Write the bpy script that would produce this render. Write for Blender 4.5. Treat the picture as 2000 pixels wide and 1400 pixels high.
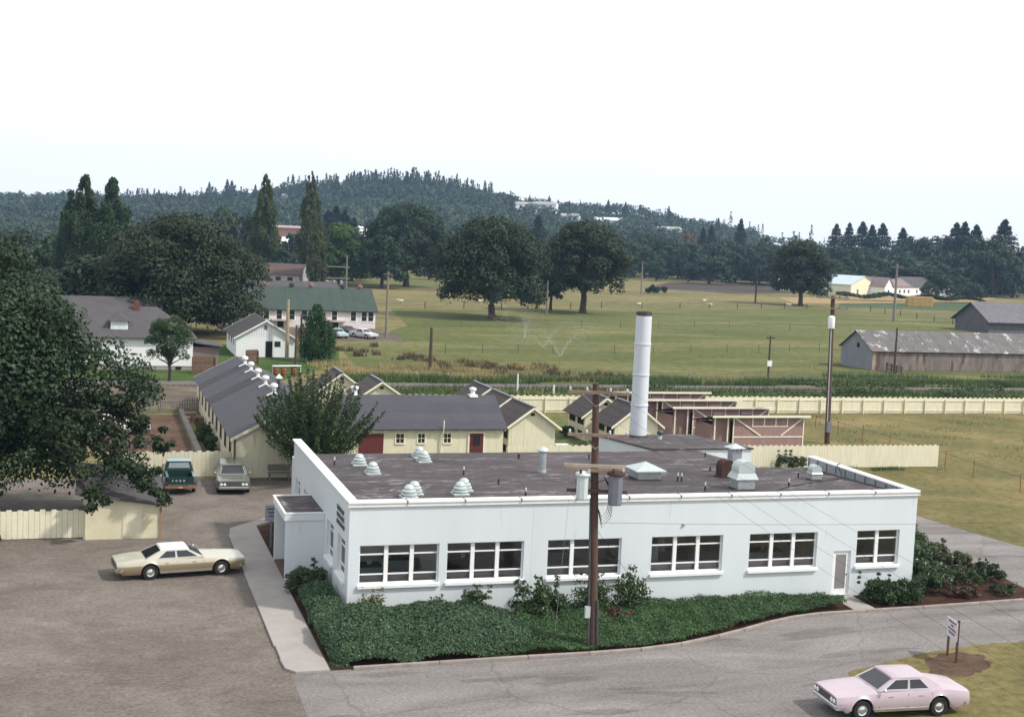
import bpy, math, random
import numpy as np
from mathutils import Matrix, Vector
# ------------------------------------------------------------------ clear, camera, sky, sun, exposure
S = bpy.context.scene
for o in list(bpy.data.objects): bpy.data.objects.remove(o)
COL = S.collection
CAM = np.array([-9.8417, -51.6366, 15.8511])
YAW, PITCH, ROLL, FPX = 0.30946, 0.09081, 0.04349, 2532.4
def cam_axes(y, p, r):
    fw = np.array([math.sin(y)*math.cos(p), math.cos(y)*math.cos(p), -math.sin(p)])
    rt = np.array([math.cos(y), -math.sin(y), 0.]); up = np.cross(rt, fw)
    return math.cos(r)*rt+math.sin(r)*up, -math.sin(r)*rt+math.cos(r)*up, fw
RT, UP, FW = cam_axes(YAW, PITCH, ROLL)
cd = bpy.data.cameras.new('camera'); cam = bpy.data.objects.new('camera', cd); COL.objects.link(cam)
cd.sensor_width = 36.; cd.lens = FPX/2000.*36.; cd.clip_start = .5; cd.clip_end = 9000.
cam.matrix_world = Matrix(((RT[0], UP[0], -FW[0], CAM[0]), (RT[1], UP[1], -FW[1], CAM[1]), (RT[2], UP[2], -FW[2], CAM[2]), (0, 0, 0, 1)))
S.camera = cam
W = bpy.data.worlds.new('World'); S.world = W; W.use_nodes = True
SUN_EL, SUN_AZ = math.radians(47), math.radians(-34)      # azimuth measured from +X, towards -Y
to_sun = Vector((math.cos(SUN_EL)*math.cos(SUN_AZ), math.cos(SUN_EL)*math.sin(SUN_AZ), math.sin(SUN_EL)))
nt = W.node_tree; nt.nodes.clear()
wo = nt.nodes.new('ShaderNodeOutputWorld'); bg = nt.nodes.new('ShaderNodeBackground'); sk = nt.nodes.new('ShaderNodeTexSky')
sk.sky_type = 'NISHITA'; sk.sun_disc = False; sk.sun_elevation = SUN_EL
sk.sun_rotation = math.atan2(to_sun.x, to_sun.y); sk.air_density = 1.0; sk.dust_density = 3.0; sk.ozone_density = 1.0; sk.altitude = 60
veil = nt.nodes.new('ShaderNodeMixRGB'); veil.inputs[0].default_value = .80; veil.inputs[2].default_value = (12.0, 12.1, 12.3, 1)
nt.links.new(sk.outputs[0], veil.inputs[1]); nt.links.new(veil.outputs[0], bg.inputs[0]); bg.inputs[1].default_value = .138
nt.links.new(bg.outputs[0], wo.inputs[0])
sl = bpy.data.lights.new('sun', 'SUN'); sl.energy = 5.0; sl.angle = math.radians(3.5); sl.color = (1., .94, .85)
so = bpy.data.objects.new('sun', sl); COL.objects.link(so); so.rotation_euler = to_sun.to_track_quat('Z', 'Y').to_euler()
so.location = (40, -60, 120)
S.view_settings.view_transform = 'Standard'; S.view_settings.look = 'None'; S.view_settings.exposure = -.28; S.view_settings.gamma = 1
S.view_settings.use_curve_mapping = False
S.render.engine = 'CYCLES'
S.cycles.use_denoising = True; S.cycles.max_bounces = 6; S.cycles.diffuse_bounces = 3; S.cycles.glossy_bounces = 3
S.cycles.transmission_bounces = 4; S.cycles.transparent_max_bounces = 8; S.cycles.volume_bounces = 1
# ------------------------------------------------------------------ photo pixel -> place
def ray(px, py): return (px-1000)/FPX*RT-(py-700)/FPX*UP+FW
def at(px, py, z=0.):
    d = ray(px, py); t = (z-CAM[2])/d[2]; return CAM+t*d
def onY(px, py, Y):
    d = ray(px, py); t = (Y-CAM[1])/d[1]; return CAM+t*d
FH = FW.copy(); FH[2] = 0; FH /= np.linalg.norm(FH); RH = np.array([FH[1], -FH[0], 0])
def colat(px, dist, py=480):
    d = ray(px, py); t = dist/(d@FW); P = CAM+t*d; return np.array([P[0], P[1], 0.])
def ztop(b, px, py):
    d = ray(px, py); t = ((np.array(b)[:2]-CAM[:2])@FH[:2])/(d[:2]@FH[:2]); return (CAM+t*d)[2]
def mpp(b): return ((np.array([b[0], b[1], 0.])-CAM)@FW)/FPX
# ------------------------------------------------------------------ materials
MATS = {}
def newmat(name):
    m = bpy.data.materials.new(name); m.use_nodes = True; MATS[name] = m; return m, m.node_tree, m.node_tree.nodes['Principled BSDF']
def ramp(nt, fac, stops):
    r = nt.nodes.new('ShaderNodeValToRGB'); e = r.color_ramp.elements
    while len(e) < len(stops): e.new(.5)
    for el, (p, c) in zip(e, stops): el.position = p; el.color = (*c, 1)
    nt.links.new(fac, r.inputs[0]); return r.outputs[0]
def noise(nt, scale, detail=5, rough=.6, coord='Object', mapping=None, dist=0.):
    t = nt.nodes.new('ShaderNodeTexCoord'); n = nt.nodes.new('ShaderNodeTexNoise')
    n.inputs['Scale'].default_value = scale; n.inputs['Detail'].default_value = detail; n.inputs['Roughness'].default_value = rough
    n.inputs['Distortion'].default_value = dist
    if mapping:
        mp = nt.nodes.new('ShaderNodeMapping'); mp.inputs['Scale'].default_value = mapping
        nt.links.new(t.outputs[coord], mp.inputs[0]); nt.links.new(mp.outputs[0], n.inputs[0])
    else: nt.links.new(t.outputs[coord], n.inputs[0])
    return n.outputs['Fac']
def mix(nt, fac, a, b, mode='MIX'):
    m = nt.nodes.new('ShaderNodeMixRGB'); m.blend_type = mode
    for i, v in enumerate((fac, a, b)):
        if hasattr(v, 'links') or isinstance(v, bpy.types.NodeSocket): nt.links.new(v, m.inputs[i])
        elif isinstance(v, tuple): m.inputs[i].default_value = (*v, 1)
        else: m.inputs[i].default_value = v
    return m.outputs[0]
def bumpto(nt, b, h, strength, dist=.02):
    n = nt.nodes.new('ShaderNodeBump'); n.inputs['Strength'].default_value = strength; n.inputs['Distance'].default_value = dist
    nt.links.new(h, n.inputs['Height']); nt.links.new(n.outputs[0], b.inputs['Normal'])
def dk(c, k): return tuple(min(1, x*k) for x in c)
def M(name, col, rough=.75, var=.18, scale=1.5, bump=0., bscale=30, metal=0., spec=.35, wear=None, wear_at=.62, wscale=3., stretch=None):
    if name in MATS: return MATS[name]
    m, nt, b = newmat(name)
    c = ramp(nt, noise(nt, scale, 6, .65, mapping=stretch), [(.3, dk(col, 1-var)), (.7, dk(col, 1+var*.8))])
    if wear:
        f = ramp(nt, noise(nt, wscale, 8, .7, mapping=stretch), [(wear_at, (0, 0, 0)), (min(.99, wear_at+.08), (1, 1, 1))])
        c = mix(nt, f, c, wear)
    nt.links.new(c, b.inputs['Base Color']); b.inputs['Roughness'].default_value = rough; b.inputs['Metallic'].default_value = metal
    b.inputs['Specular IOR Level'].default_value = spec
    if bump: bumpto(nt, b, noise(nt, bscale, 4), bump)
    return m
def leafmat(name, col, var=.35, trans=.22, hue=.03, scale=.5, rough=.55, spec=.25):
    m, nt, b = newmat(name)
    oi = nt.nodes.new('ShaderNodeObjectInfo'); g = nt.nodes.new('ShaderNodeNewGeometry')
    base = ramp(nt, noise(nt, scale, 3, .6), [(.3, dk(col, 1-var)), (.72, dk(col, 1+var))])
    rnd = nt.nodes.new('ShaderNodeMath'); rnd.operation = 'MULTIPLY_ADD'; rnd.inputs[1].default_value = .5; rnd.inputs[2].default_value = .75
    nt.links.new(g.outputs['Random Per Island'], rnd.inputs[0])
    c = mix(nt, 1., base, rnd.outputs[0], 'MULTIPLY')
    hs = nt.nodes.new('ShaderNodeHueSaturation'); mh = nt.nodes.new('ShaderNodeMath'); mh.operation = 'MULTIPLY_ADD'
    mh.inputs[1].default_value = hue*2; mh.inputs[2].default_value = .5-hue
    nt.links.new(oi.outputs['Random'], mh.inputs[0]); nt.links.new(mh.outputs[0], hs.inputs[0]); nt.links.new(c, hs.inputs['Color'])
    nt.links.new(hs.outputs[0], b.inputs['Base Color']); b.inputs['Roughness'].default_value = rough; b.inputs['Specular IOR Level'].default_value = spec
    tr = nt.nodes.new('ShaderNodeBsdfTranslucent'); nt.links.new(hs.outputs[0], tr.inputs[0])
    ms = nt.nodes.new('ShaderNodeMixShader'); ms.inputs[0].default_value = trans
    nt.links.new(b.outputs[0], ms.inputs[1]); nt.links.new(tr.outputs[0], ms.inputs[2])
    nt.links.new(ms.outputs[0], nt.nodes['Material Output'].inputs[0]); return m
WHITE = M('white_paint_wall', (.61, .66, .69), .7, .05, .35, .15, 12, wear=(.54, .575, .59), wear_at=.6, wscale=1.1, stretch=(1.6, 1.6, .25))
COPING = M('white_coping_metal', (.78, .79, .79), .45, .06, 2., wear=(.55, .55, .53), wear_at=.7)
TRIMW = M('white_window_paint', (.78, .80, .80), .5, .04, 3.)
CREAM = M('cream_board_paint', (.68, .645, .49), .75, .09, 1.2, .1, 20, wear=(.5, .46, .33), wear_at=.7, wscale=2.5, stretch=(3, 3, .6))
CREAMT = M('cream_trim_paint', (.74, .71, .57), .7, .06, 2.)
PINK = M('dusty_pink_board', (.30, .188, .182), .8, .14, 1.5, .15, 20, wear=(.23, .145, .14), wear_at=.66, stretch=(2, 2, .4))
PINKD = M('dark_pink_shade_board', (.17, .10, .10), .8, .14, 1.5)
SHROOF = M('charcoal_roll_roofing', (.062, .062, .074), .85, .12, .8, .3, 60)
SHROOFD = M('dark_patch_roofing', (.040, .039, .048), .85, .12, .8, .3, 60)
SHINGLE = M('brown_wood_shingle', (.060, .050, .050), .9, .35, 5., .4, 40)
DARKRED = M('dark_red_door_paint', (.11, .022, .024), .6, .15, 3.)
GLASSD = M('dark_window_glass', (.02, .022, .025), .08, .1, 1., spec=.6)
BLACKR = M('painted_opening_dark', (.012, .011, .010), .9, .2, 2.)  # flat near-black sheets paint the unlit inside of doorways and openings
WOODB = M('weathered_brown_wood', (.125, .078, .055), .85, .3, 2., .3, 25, stretch=(6, 6, .8))
POLE = M('creosote_pole_wood', (.085, .050, .040), .85, .35, 2., .4, 20, stretch=(9, 9, .7))
GREYW = M('grey_weathered_wood', (.20, .185, .165), .9, .3, 2., .3, 25, stretch=(8, 8, .7))
ARM = M('crossarm_wood', (.23, .165, .13), .85, .25, 3., .2, 30)
GALV = M('galvanised_sheet', (.42, .46, .48), .42, .14, 2.5, 0., metal=.55, wear=(.25, .27, .28), wear_at=.68)
GALVL = M('pale_galvanised_sheet', (.46, .52, .52), .45, .1, 2., metal=.25)
CHIMW = M('white_stack_paint', (.57, .61, .66), .45, .06, 1., wear=(.44, .47, .51), wear_at=.72, wscale=1.5, stretch=(2, 2, .3))
SOOT = M('soot_black_metal', (.035, .033, .033), .7, .3, 3.)
RUST = M('rust_red_metal', (.055, .022, .019), .8, .35, 5.)
STEEL = M('dark_steel', (.10, .10, .105), .5, .2, 5., metal=.5)
CONC = M('concrete', (.30, .275, .26), .9, .12, .9, .3, 50, wear=(.22, .2, .19), wear_at=.66, wscale=1.2)
KERB = M('kerb_concrete', (.27, .235, .215), .9, .2, 2., .3, 40)
GREYTR = M('grey_transformer_paint', (.155, .165, .195), .5, .12, 3.)
PALETR = M('pale_transformer_paint', (.50, .58, .57), .45, .08, 3.)
GREENROOF = M('green_composition_roof', (.042, .062, .054), .85, .14, .5, .3, 20)
GREYROOF = M('grey_shingle_roof', (.072, .067, .072), .9, .14, .8, .4, 25)
HOUSEW = M('white_house_siding', (.74, .76, .77), .7, .05, .6)
PINKW = M('pale_pink_siding', (.66, .62, .62), .75, .06, .6)
BROWNP = M('taupe_panel', (.20, .15, .145), .8, .1, 1.)
REDPOST = M('orange_steel_post', (.24, .07, .035), .7, .2, 5.)
def boards_bump(name, src_col, period, axis='X', strength=.6, **k):
    m = M(name, src_col, **k); nt = m.node_tree; b = nt.nodes['Principled BSDF']
    t = nt.nodes.new('ShaderNodeTexCoord'); w = nt.nodes.new('ShaderNodeTexWave'); w.bands_direction = axis; w.wave_profile = 'SAW'
    w.inputs['Scale'].default_value = .314159/period*1.0; w.inputs['Distortion'].default_value = 0
    nt.links.new(t.outputs['Object'], w.inputs[0]); bumpto(nt, b, w.outputs['Fac'], strength, .03); return m
CREAMB = boards_bump('cream_vertical_boarding', (.68, .645, .49), .2, 'X', .5, rough=.75, var=.09, scale=1.2, wear=(.52, .48, .34), wear_at=.7, wscale=2.5, stretch=(3, 3, .6))
CREAMS = boards_bump('cream_side_boarding', (.62, .575, .44), .2, 'Y', .5, rough=.75, var=.12, scale=1.2, wear=(.42, .38, .3), wear_at=.62, wscale=2., stretch=(3, 3, .6))
CREAMH = boards_bump('cream_horizontal_boarding', (.64, .60, .43), .35, 'Z', .6, rough=.75, var=.1, scale=1.5, wear=(.45, .41, .28), wear_at=.68, wscale=2.5)
CORRB = boards_bump('corrugated_rusty_wall', (.21, .175, .165), .12, 'X', .5, rough=.7, var=.45, scale=.8, wear=(.12, .065, .05), wear_at=.54, wscale=.9, stretch=(1, 1, .35))
CORRG = boards_bump('corrugated_grey_gable', (.22, .23, .27), .12, 'Y', .5, rough=.65, var=.15, scale=.5, wear=(.13, .12, .13), wear_at=.64, wscale=1., stretch=(1, 1, .3))
def corr_roof():
    m, nt, b = newmat('corrugated_peeling_roof')
    c = ramp(nt, noise(nt, .5, 5, .6), [(.3, (.070, .064, .064)), (.7, (.115, .102, .100))])
    f = ramp(nt, noise(nt, .8, 10, .8, mapping=(1, .6, .6), dist=.6), [(.565, (0, 0, 0)), (.595, (1, 1, 1))])
    nt.links.new(mix(nt, f, c, (.40, .42, .43)), b.inputs['Base Color']); b.inputs['Roughness'].default_value = .55
    return m
CORRROOF = corr_roof()
def tar_roof():
    m, nt, b = newmat('gravelled_tar_roof')
    c = ramp(nt, noise(nt, .35, 8, .62, dist=.6), [(.28, (.022, .0165, .019)), (.48, (.042, .032, .035)), (.72, (.072, .057, .061))])
    f = ramp(nt, noise(nt, .55, 10, .72, mapping=(.7, 2.2, 1), dist=1.0), [(.535, (0, 0, 0)), (.64, (1, 1, 1))])
    f2 = ramp(nt, noise(nt, 3.5, 8, .75, mapping=(.5, 1.6, 1)), [(.47, (0, 0, 0)), (.58, (1, 1, 1))])
    w = mix(nt, 1., f, f2, 'MULTIPLY')
    nt.links.new(mix(nt, w, c, (.36, .34, .345)), b.inputs['Base Color']); b.inputs['Roughness'].default_value = .8
    bumpto(nt, b, noise(nt, 25, 5), .3); return m
TAR = tar_roof()
def gravel():
    m, nt, b = newmat('gravel_lot')
    c = ramp(nt, noise(nt, .2, 9, .7, dist=.8), [(.25, (.092, .077, .065)), (.5, (.146, .125, .107)), (.78, (.218, .190, .166))])
    f = ramp(nt, noise(nt, 6, 8, .85), [(.34, (.42, .41, .40)), (.5, (.95, .95, .95)), (.66, (1.38, 1.38, 1.38))])
    tr = ramp(nt, noise(nt, .8, 7, .7, mapping=(.7, 1.1, 1), dist=1.2), [(.3, (.76, .75, .74)), (.65, (1.1, 1.1, 1.1))])
    nt.links.new(mix(nt, 1., mix(nt, 1., c, f, 'MULTIPLY'), tr, 'MULTIPLY'), b.inputs['Base Color']); b.inputs['Roughness'].default_value = .95
    bumpto(nt, b, noise(nt, 30, 5, .8), .6, .03); return m
GRAVEL = gravel()
def asphalt():
    m, nt, b = newmat('worn_asphalt')
    c = ramp(nt, noise(nt, .28, 8, .64, mapping=(.45, 1.3, 1), dist=.7), [(.28, (.105, .094, .088)), (.5, (.170, .158, .152)), (.75, (.250, .236, .230))])
    f = ramp(nt, noise(nt, 7, 8, .85), [(.34, (.48, .47, .46)), (.5, (.96, .96, .96)), (.66, (1.32, 1.32, 1.32))])
    vt = nt.nodes.new('ShaderNodeTexVoronoi'); vt.feature = 'DISTANCE_TO_EDGE'; vt.inputs['Scale'].default_value = .13; tc = nt.nodes.new('ShaderNodeTexCoord'); nd = nt.nodes.new('ShaderNodeTexNoise'); nd.inputs['Scale'].default_value = 1.1; nd.inputs['Detail'].default_value = 6
    va = nt.nodes.new('ShaderNodeMixRGB'); va.blend_type = 'ADD'; va.inputs[0].default_value = .9; nt.links.new(tc.outputs['Object'], va.inputs[1]); nt.links.new(tc.outputs['Object'], nd.inputs[0]); nt.links.new(nd.outputs['Color'], va.inputs[2]); nt.links.new(va.outputs[0], vt.inputs[0])
    c = mix(nt, 1., c, ramp(nt, vt.outputs['Distance'], [(.0, (.74, .73, .72)), (.010, (1., 1., 1.))]), 'MULTIPLY')
    c = mix(nt, 1., c, ramp(nt, noise(nt, .5, 3, .5, mapping=(.25, 1., 1), dist=.5), [(.60, (1, 1, 1)), (.625, (.72, .71, .71))]), 'MULTIPLY')
    nt.links.new(mix(nt, 1., c, f, 'MULTIPLY'), b.inputs['Base Color']); b.inputs['Roughness'].default_value = .92
    bumpto(nt, b, noise(nt, 40, 5, .8), .4, .02); return m
ASPH = asphalt()
def grassmat(name, a, bcol, ccol, s1=.03, s2=.5, stretch=(1, 1, 1)):
    m, nt, b = newmat(name)
    c = ramp(nt, noise(nt, s1, 7, .62, mapping=stretch, dist=.5), [(.3, a), (.5, bcol), (.7, ccol)])
    f = ramp(nt, noise(nt, s2, 10, .82), [(.32, (.42, .45, .42)), (.5, (1., 1., 1.)), (.68, (1.42, 1.36, 1.25))])
    nt.links.new(mix(nt, 1., c, f, 'MULTIPLY'), b.inputs['Base Color']); b.inputs['Roughness'].default_value = .95; b.inputs['Specular IOR Level'].default_value = .1
    bumpto(nt, b, noise(nt, s2*4, 6, .8), .8, .15); return m
G_FIELD = grassmat('pasture_grass', (.068, .088, .029), (.108, .118, .044), (.178, .163, .074), .045, .6, (.7, 1.9, 1))
G_DRY = grassmat('dry_meadow', (0.108, 0.107, 0.049), (0.151, 0.136, 0.061), (0.215, 0.174, 0.083), .015, .25, (1, 2.5, 1))
G_PALE = grassmat('mown_dry_grass', (0.112, 0.110, 0.046), (0.162, 0.143, 0.061), (0.238, 0.192, 0.090), .12, 1.5)
G_LAWN = grassmat('dark_green_lawn', (0.034, 0.064, 0.019), (0.056, 0.094, 0.026), (0.090, 0.112, 0.038), .15, 1.5)  # darker green than the yard grass
G_YARD = grassmat('yard_grass', (0.067, 0.095, 0.031), (0.118, 0.134, 0.049), (0.180, 0.162, 0.072), .12, 1.2)
G_SOIL = grassmat('ploughed_soil', (0.038, 0.030, 0.028), (0.064, 0.051, 0.045), (0.105, 0.083, 0.068), .04, .6, (.3, 2, 1))
G_CROP = grassmat('green_crop', (0.034, 0.060, 0.030), (0.056, 0.090, 0.045), (0.090, 0.112, 0.053), .03, .4, (.4, 3, 1))
G_STRAW = grassmat('straw_field', (0.216, 0.151, 0.072), (0.274, 0.202, 0.101), (0.310, 0.245, 0.137), .03, .3, (.4, 3, 1))
G_DIRT = grassmat('bare_dirt', (0.075, 0.046, 0.034), (0.109, 0.069, 0.050), (0.143, 0.098, 0.071), .25, 2.)
G_BARK = grassmat('bark_mulch', (0.036, 0.018, 0.013), (0.064, 0.032, 0.024), (0.096, 0.056, 0.040), .8, 6.)
G_BALL = grassmat('rail_ballast', (0.075, 0.064, 0.053), (0.128, 0.109, 0.086), (0.188, 0.158, 0.120), .2, 2.)
G_HILL = grassmat('wooded_slope', (.030, .045, .020), (.045, .065, .028), (.07, .09, .04), .01, .1)
L_OAK = leafmat('oak_leaves', (.019, .036, .0135), scale=.3, trans=.15)
L_OAKN = leafmat('near_oak_leaves', (.024, .044, .018), scale=.6, trans=.18, spec=.25, rough=.5)
L_POP = leafmat('poplar_leaves', (0.052, 0.074, 0.019), scale=.4)
L_COT = leafmat('cottonwood_leaves', (0.034, 0.060, 0.020), scale=.4)
L_BR = leafmat('broadleaf_leaves', (.024, .047, .019), scale=.3, hue=.04)
L_LIGHT = leafmat('light_green_leaves', (0.056, 0.110, 0.023), scale=.3)
L_CON = leafmat('conifer_needles', (.013, .026, .016), scale=.4, trans=.05)
L_PLUM = leafmat('plum_leaves', (.038, .070, .022), scale=1.2, trans=.25, spec=.4, rough=.42)
L_YOUNG = leafmat('maple_leaves', (0.031, 0.065, 0.018), scale=.8)
L_COVER = leafmat('ground_cover_leaves', (.050, .102, .036), scale=.7, spec=.3, rough=.5, hue=0)
L_JUN = leafmat('shrub_mound_leaves', (.056, .104, .050), scale=.8, spec=.32, rough=.48, hue=0)
L_RHO = leafmat('rhododendron_leaves', (0.047, 0.076, 0.023), scale=1.5, spec=.5, rough=.4)
L_RHOR = leafmat('reddish_shrub_leaves', (.085, .055, .030), scale=1.5, spec=.4, rough=.45)
L_WEED = leafmat('brown_weed_blades', (.13, .11, .062), scale=.4, trans=.2)
L_STRAW = leafmat('tall_dry_grass_blades', (.33, .28, .13), scale=.2, trans=.3)
L_GRASS = leafmat('tall_green_grass_blades', (.080, .12, .040), scale=.3, trans=.3)
L_BRAM = leafmat('bramble_leaves', (.044, .084, .028), scale=.4)
L_AUT = leafmat('golden_leaves', (.14, .085, .02), scale=.5)
L_HILL = leafmat('hill_forest_leaves', (0.031, 0.053, 0.023), scale=.03, var=.6)
BARK = M('oak_bark', (.075, .058, .045), .95, .35, 3., .5, 15)
# ------------------------------------------------------------------ geometry helpers
class MB:
    def __init__(s): s.v = []; s.f = []
    def add(s, vs, fs):
        b = len(s.v); s.v += [tuple(map(float, p)) for p in vs]; s.f += [tuple(i+b for i in f) for f in fs]; return s
    def box(s, x0, x1, y0, y1, z0, z1):
        return s.add([(x0, y0, z0), (x1, y0, z0), (x1, y1, z0), (x0, y1, z0), (x0, y0, z1), (x1, y0, z1), (x1, y1, z1), (x0, y1, z1)],
                     [(0, 3, 2, 1), (4, 5, 6, 7), (0, 1, 5, 4), (1, 2, 6, 5), (2, 3, 7, 6), (3, 0, 4, 7)])
    def hexa(s, b4, t4):
        return s.add(list(b4)+list(t4), [(0, 3, 2, 1), (4, 5, 6, 7), (0, 1, 5, 4), (1, 2, 6, 5), (2, 3, 7, 6), (3, 0, 4, 7)])
    def beam(s, a, b, w, h, up=(0, 0, 1)):
        a, b = Vector(a), Vector(b); d = (b-a).normalized(); u = Vector(up)
        if abs(d.dot(u)) > .98: u = Vector((1, 0, 0))
        r = d.cross(u).normalized()*w/2; t = r.cross(d).normalized()*h/2
        return s.hexa([a-r-t, a+r-t, a+r+t, a-r+t], [b-r-t, b+r-t, b+r+t, b-r+t])
    def tube(s, pts, rads, n=8, cap=True):
        pts = [Vector(p) for p in pts]; base = len(s.v); N = len(pts)
        for i, p in enumerate(pts):
            d = (pts[min(i+1, N-1)]-pts[max(i-1, 0)]).normalized(); u = Vector((0, 0, 1)) if abs(d.z) < .95 else Vector((1, 0, 0))
            r = d.cross(u).normalized(); t = d.cross(r)
            for k in range(n):
                a = 2*math.pi*k/n; q = p+(r*math.cos(a)+t*math.sin(a))*rads[i]; s.v.append((q.x, q.y, q.z))
        for i in range(N-1):
            for k in range(n):
                a = base+i*n+k; b = base+i*n+(k+1) % n; s.f.append((a, b, b+n, a+n))
        if cap: s.f.append(tuple(base+k for k in reversed(range(n)))); s.f.append(tuple(base+(N-1)*n+k for k in range(n)))
        return s
    def lathe(s, c, prof, n=16, sx=1., sy=1.):
        base = len(s.v)
        for r, z in prof:
            for k in range(n):
                a = 2*math.pi*k/n; s.v.append((c[0]+sx*r*math.cos(a), c[1]+sy*r*math.sin(a), c[2]+z))
        for i in range(len(prof)-1):
            for k in range(n):
                a = base+i*n+k; b = base+i*n+(k+1) % n; s.f.append((a, b, b+n, a+n))
        s.f.append(tuple(base+k for k in reversed(range(n)))); s.f.append(tuple(base+(len(prof)-1)*n+k for k in range(n))); return s
    def prism(s, poly, z0, z1):
        n = len(poly); return s.add([(x, y, z0) for x, y in poly]+[(x, y, z1) for x, y in poly],
            [tuple(reversed(range(n))), tuple(range(n, 2*n))]+[(i, (i+1) % n, n+(i+1) % n, n+i) for i in range(n)])
    def build(s, name, mat, parent=None, smooth=False, org=None, bevel=0.):
        org = np.array(parent['_o']) if (parent is not None and org is None) else np.array(org if org is not None else (0, 0, 0))
        me = bpy.data.meshes.new(name); me.from_pydata((np.array(s.v)-org).tolist(), [], s.f); me.materials.append(mat)
        me.validate()
        if smooth: me.polygons.foreach_set('use_smooth', [True]*len(me.polygons)); me.set_sharp_from_angle(angle=math.radians(40))
        o = bpy.data.objects.new(name, me); COL.objects.link(o)
        if bevel: b = o.modifiers.new('bevel', 'BEVEL'); b.width = bevel; b.segments = 1; b.limit_method = 'ANGLE'
        if parent is not None: o.parent = parent; o['_o'] = [float(c) for c in org]
        else: o.location = [float(c) for c in org]; o['_o'] = [float(c) for c in org]
        return o
def thing(name, label, cat, loc=(0, 0, 0), group=None, rz=0.):
    o = bpy.data.objects.new(name, None); COL.objects.link(o); o.location = loc; o.rotation_euler = (0, 0, rz); o.empty_display_size = .3
    o['label'] = label; o['category'] = cat; o['_o'] = [float(c) for c in loc]
    if rz: o['_o'] = (0, 0, 0)                 # parts of a turned thing are given in its own axes
    if group: o['group'] = group
    return o
def tag(o, label, cat, group=None):
    o['label'] = label; o['category'] = cat
    if group: o['group'] = group
    return o
def kind(o, k): o['kind'] = k; return o
def sheet(name, poly, z, mat, k='structure', org=(0, 0, 0)):
    ar = sum(x0*y1-x1*y0 for (x0, y0), (x1, y1) in zip(poly, poly[1:]+poly[:1])); poly = poly if ar > 0 else poly[::-1]
    b = MB().add([(x, y, z) for x, y in poly], [tuple(range(len(poly)))])
    o = b.build(name, mat, org=None); o['kind'] = k
    return o
def rawmesh(name, V, F, mat, parent=None, quads=True, smooth=False):
    V = np.asarray(V, np.float32); F = np.asarray(F, np.int32); k = F.shape[1]
    me = bpy.data.meshes.new(name); me.vertices.add(len(V)); me.vertices.foreach_set('co', V.ravel())
    me.loops.add(F.size); me.loops.foreach_set('vertex_index', F.ravel()); me.polygons.add(len(F))
    me.polygons.foreach_set('loop_start', np.arange(0, F.size, k, dtype=np.int32)); me.polygons.foreach_set('loop_total', np.full(len(F), k, np.int32))
    me.materials.append(mat); me.update(calc_edges=True); 
    o = bpy.data.objects.new(name, me); COL.objects.link(o)
    if parent is not None: o.parent = parent
    return o
def leaves(C, N, size, rng, aspect=.55, spread=.7, sv=.3):
    """leaf-sized rhombs at C, facing roughly N"""
    n = len(C); N = N+rng.normal(0, spread, (n, 3)); N /= np.linalg.norm(N, axis=1, keepdims=True)+1e-9
    R = rng.normal(0, 1, (n, 3)); T = np.cross(N, R); T /= np.linalg.norm(T, axis=1, keepdims=True)+1e-9; B = np.cross(N, T)
    s = (size*(1+rng.uniform(-sv, sv, n)))[:, None] if np.ndim(size) == 0 else (size*(1+rng.uniform(-sv, sv, n)))[:, None]
    V = np.empty((n, 4, 3)); V[:, 0] = C-T*s*.5; V[:, 1] = C+B*s*aspect*.5-N*s*.06; V[:, 2] = C+T*s*.5; V[:, 3] = C-B*s*aspect*.5-N*s*.06
    return V.reshape(-1, 3), np.arange(4*n).reshape(n, 4)
def unit(rng, n):
    v = rng.normal(0, 1, (n, 3)); return v/np.linalg.norm(v, axis=1, keepdims=True)
def copytree(root, loc, rz=0., sc=1., label=None):
    r = root.copy(); COL.objects.link(r); r.location = loc; r.rotation_euler = (0, 0, rz); r.scale = sc if hasattr(sc, '__len__') else (sc,)*3
    if label: r['label'] = label
    for ch in list(root.children):
        c = ch.copy(); COL.objects.link(c); c.parent = r
        for g in list(ch.children):
            d = g.copy(); COL.objects.link(d); d.parent = c
    return r
ORD = ['first', 'second', 'third', 'fourth', 'fifth', 'sixth', 'seventh', 'eighth', 'ninth', 'tenth', 'eleventh', 'twelfth', 'thirteenth', 'fourteenth', 'fifteenth',
       'sixteenth', 'seventeenth', 'eighteenth', 'nineteenth', 'twentieth']
def ordn(i):
    if i < 20: return ORD[i]
    t, r = divmod(i+1, 10); w = ['twent', 'thirt', 'fort', 'fift'][t-2]; return w+'ieth' if r == 0 else w+'y-'+ORD[r-1]
# ------------------------------------------------------------------ ground, roads, fields
def subdiv(pts, step):
    out = [np.array(pts[0], float)]
    for a, b in zip(pts, pts[1:]):
        a, b = np.array(a, float), np.array(b, float); n = max(1, int(np.linalg.norm(b-a)/step))
        for i in range(1, n+1): out.append(a+(b-a)*i/n)
    return out
def rect(x0, x1, y0, y1): return [(x0, y0), (x1, y0), (x1, y1), (x0, y1)]
U0, U1, V0, V1 = -1700., 2500., -160., 2700.
def uv(u, v): p = CAM+RH*u+FH*v; return (p[0], p[1])
sheet('ground', [uv(U0, V0), uv(U1, V0), uv(U1, V1), uv(U0, V1)], 0., G_DRY)
kerbline = [(-.85, -6.10), (2.4, -6.05), (5.9, -6.0), (8.4, -6.0), (10.6, -5.9), (12.5, -5.55), (14.5, -4.85), (16., -4.2), (17.6, -3.45), (19.1, -2.9), (20.6, -2.6), (23., -2.5), (26., -2.42), (29.2, -2.25), (31.8, -2.1)]
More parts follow.
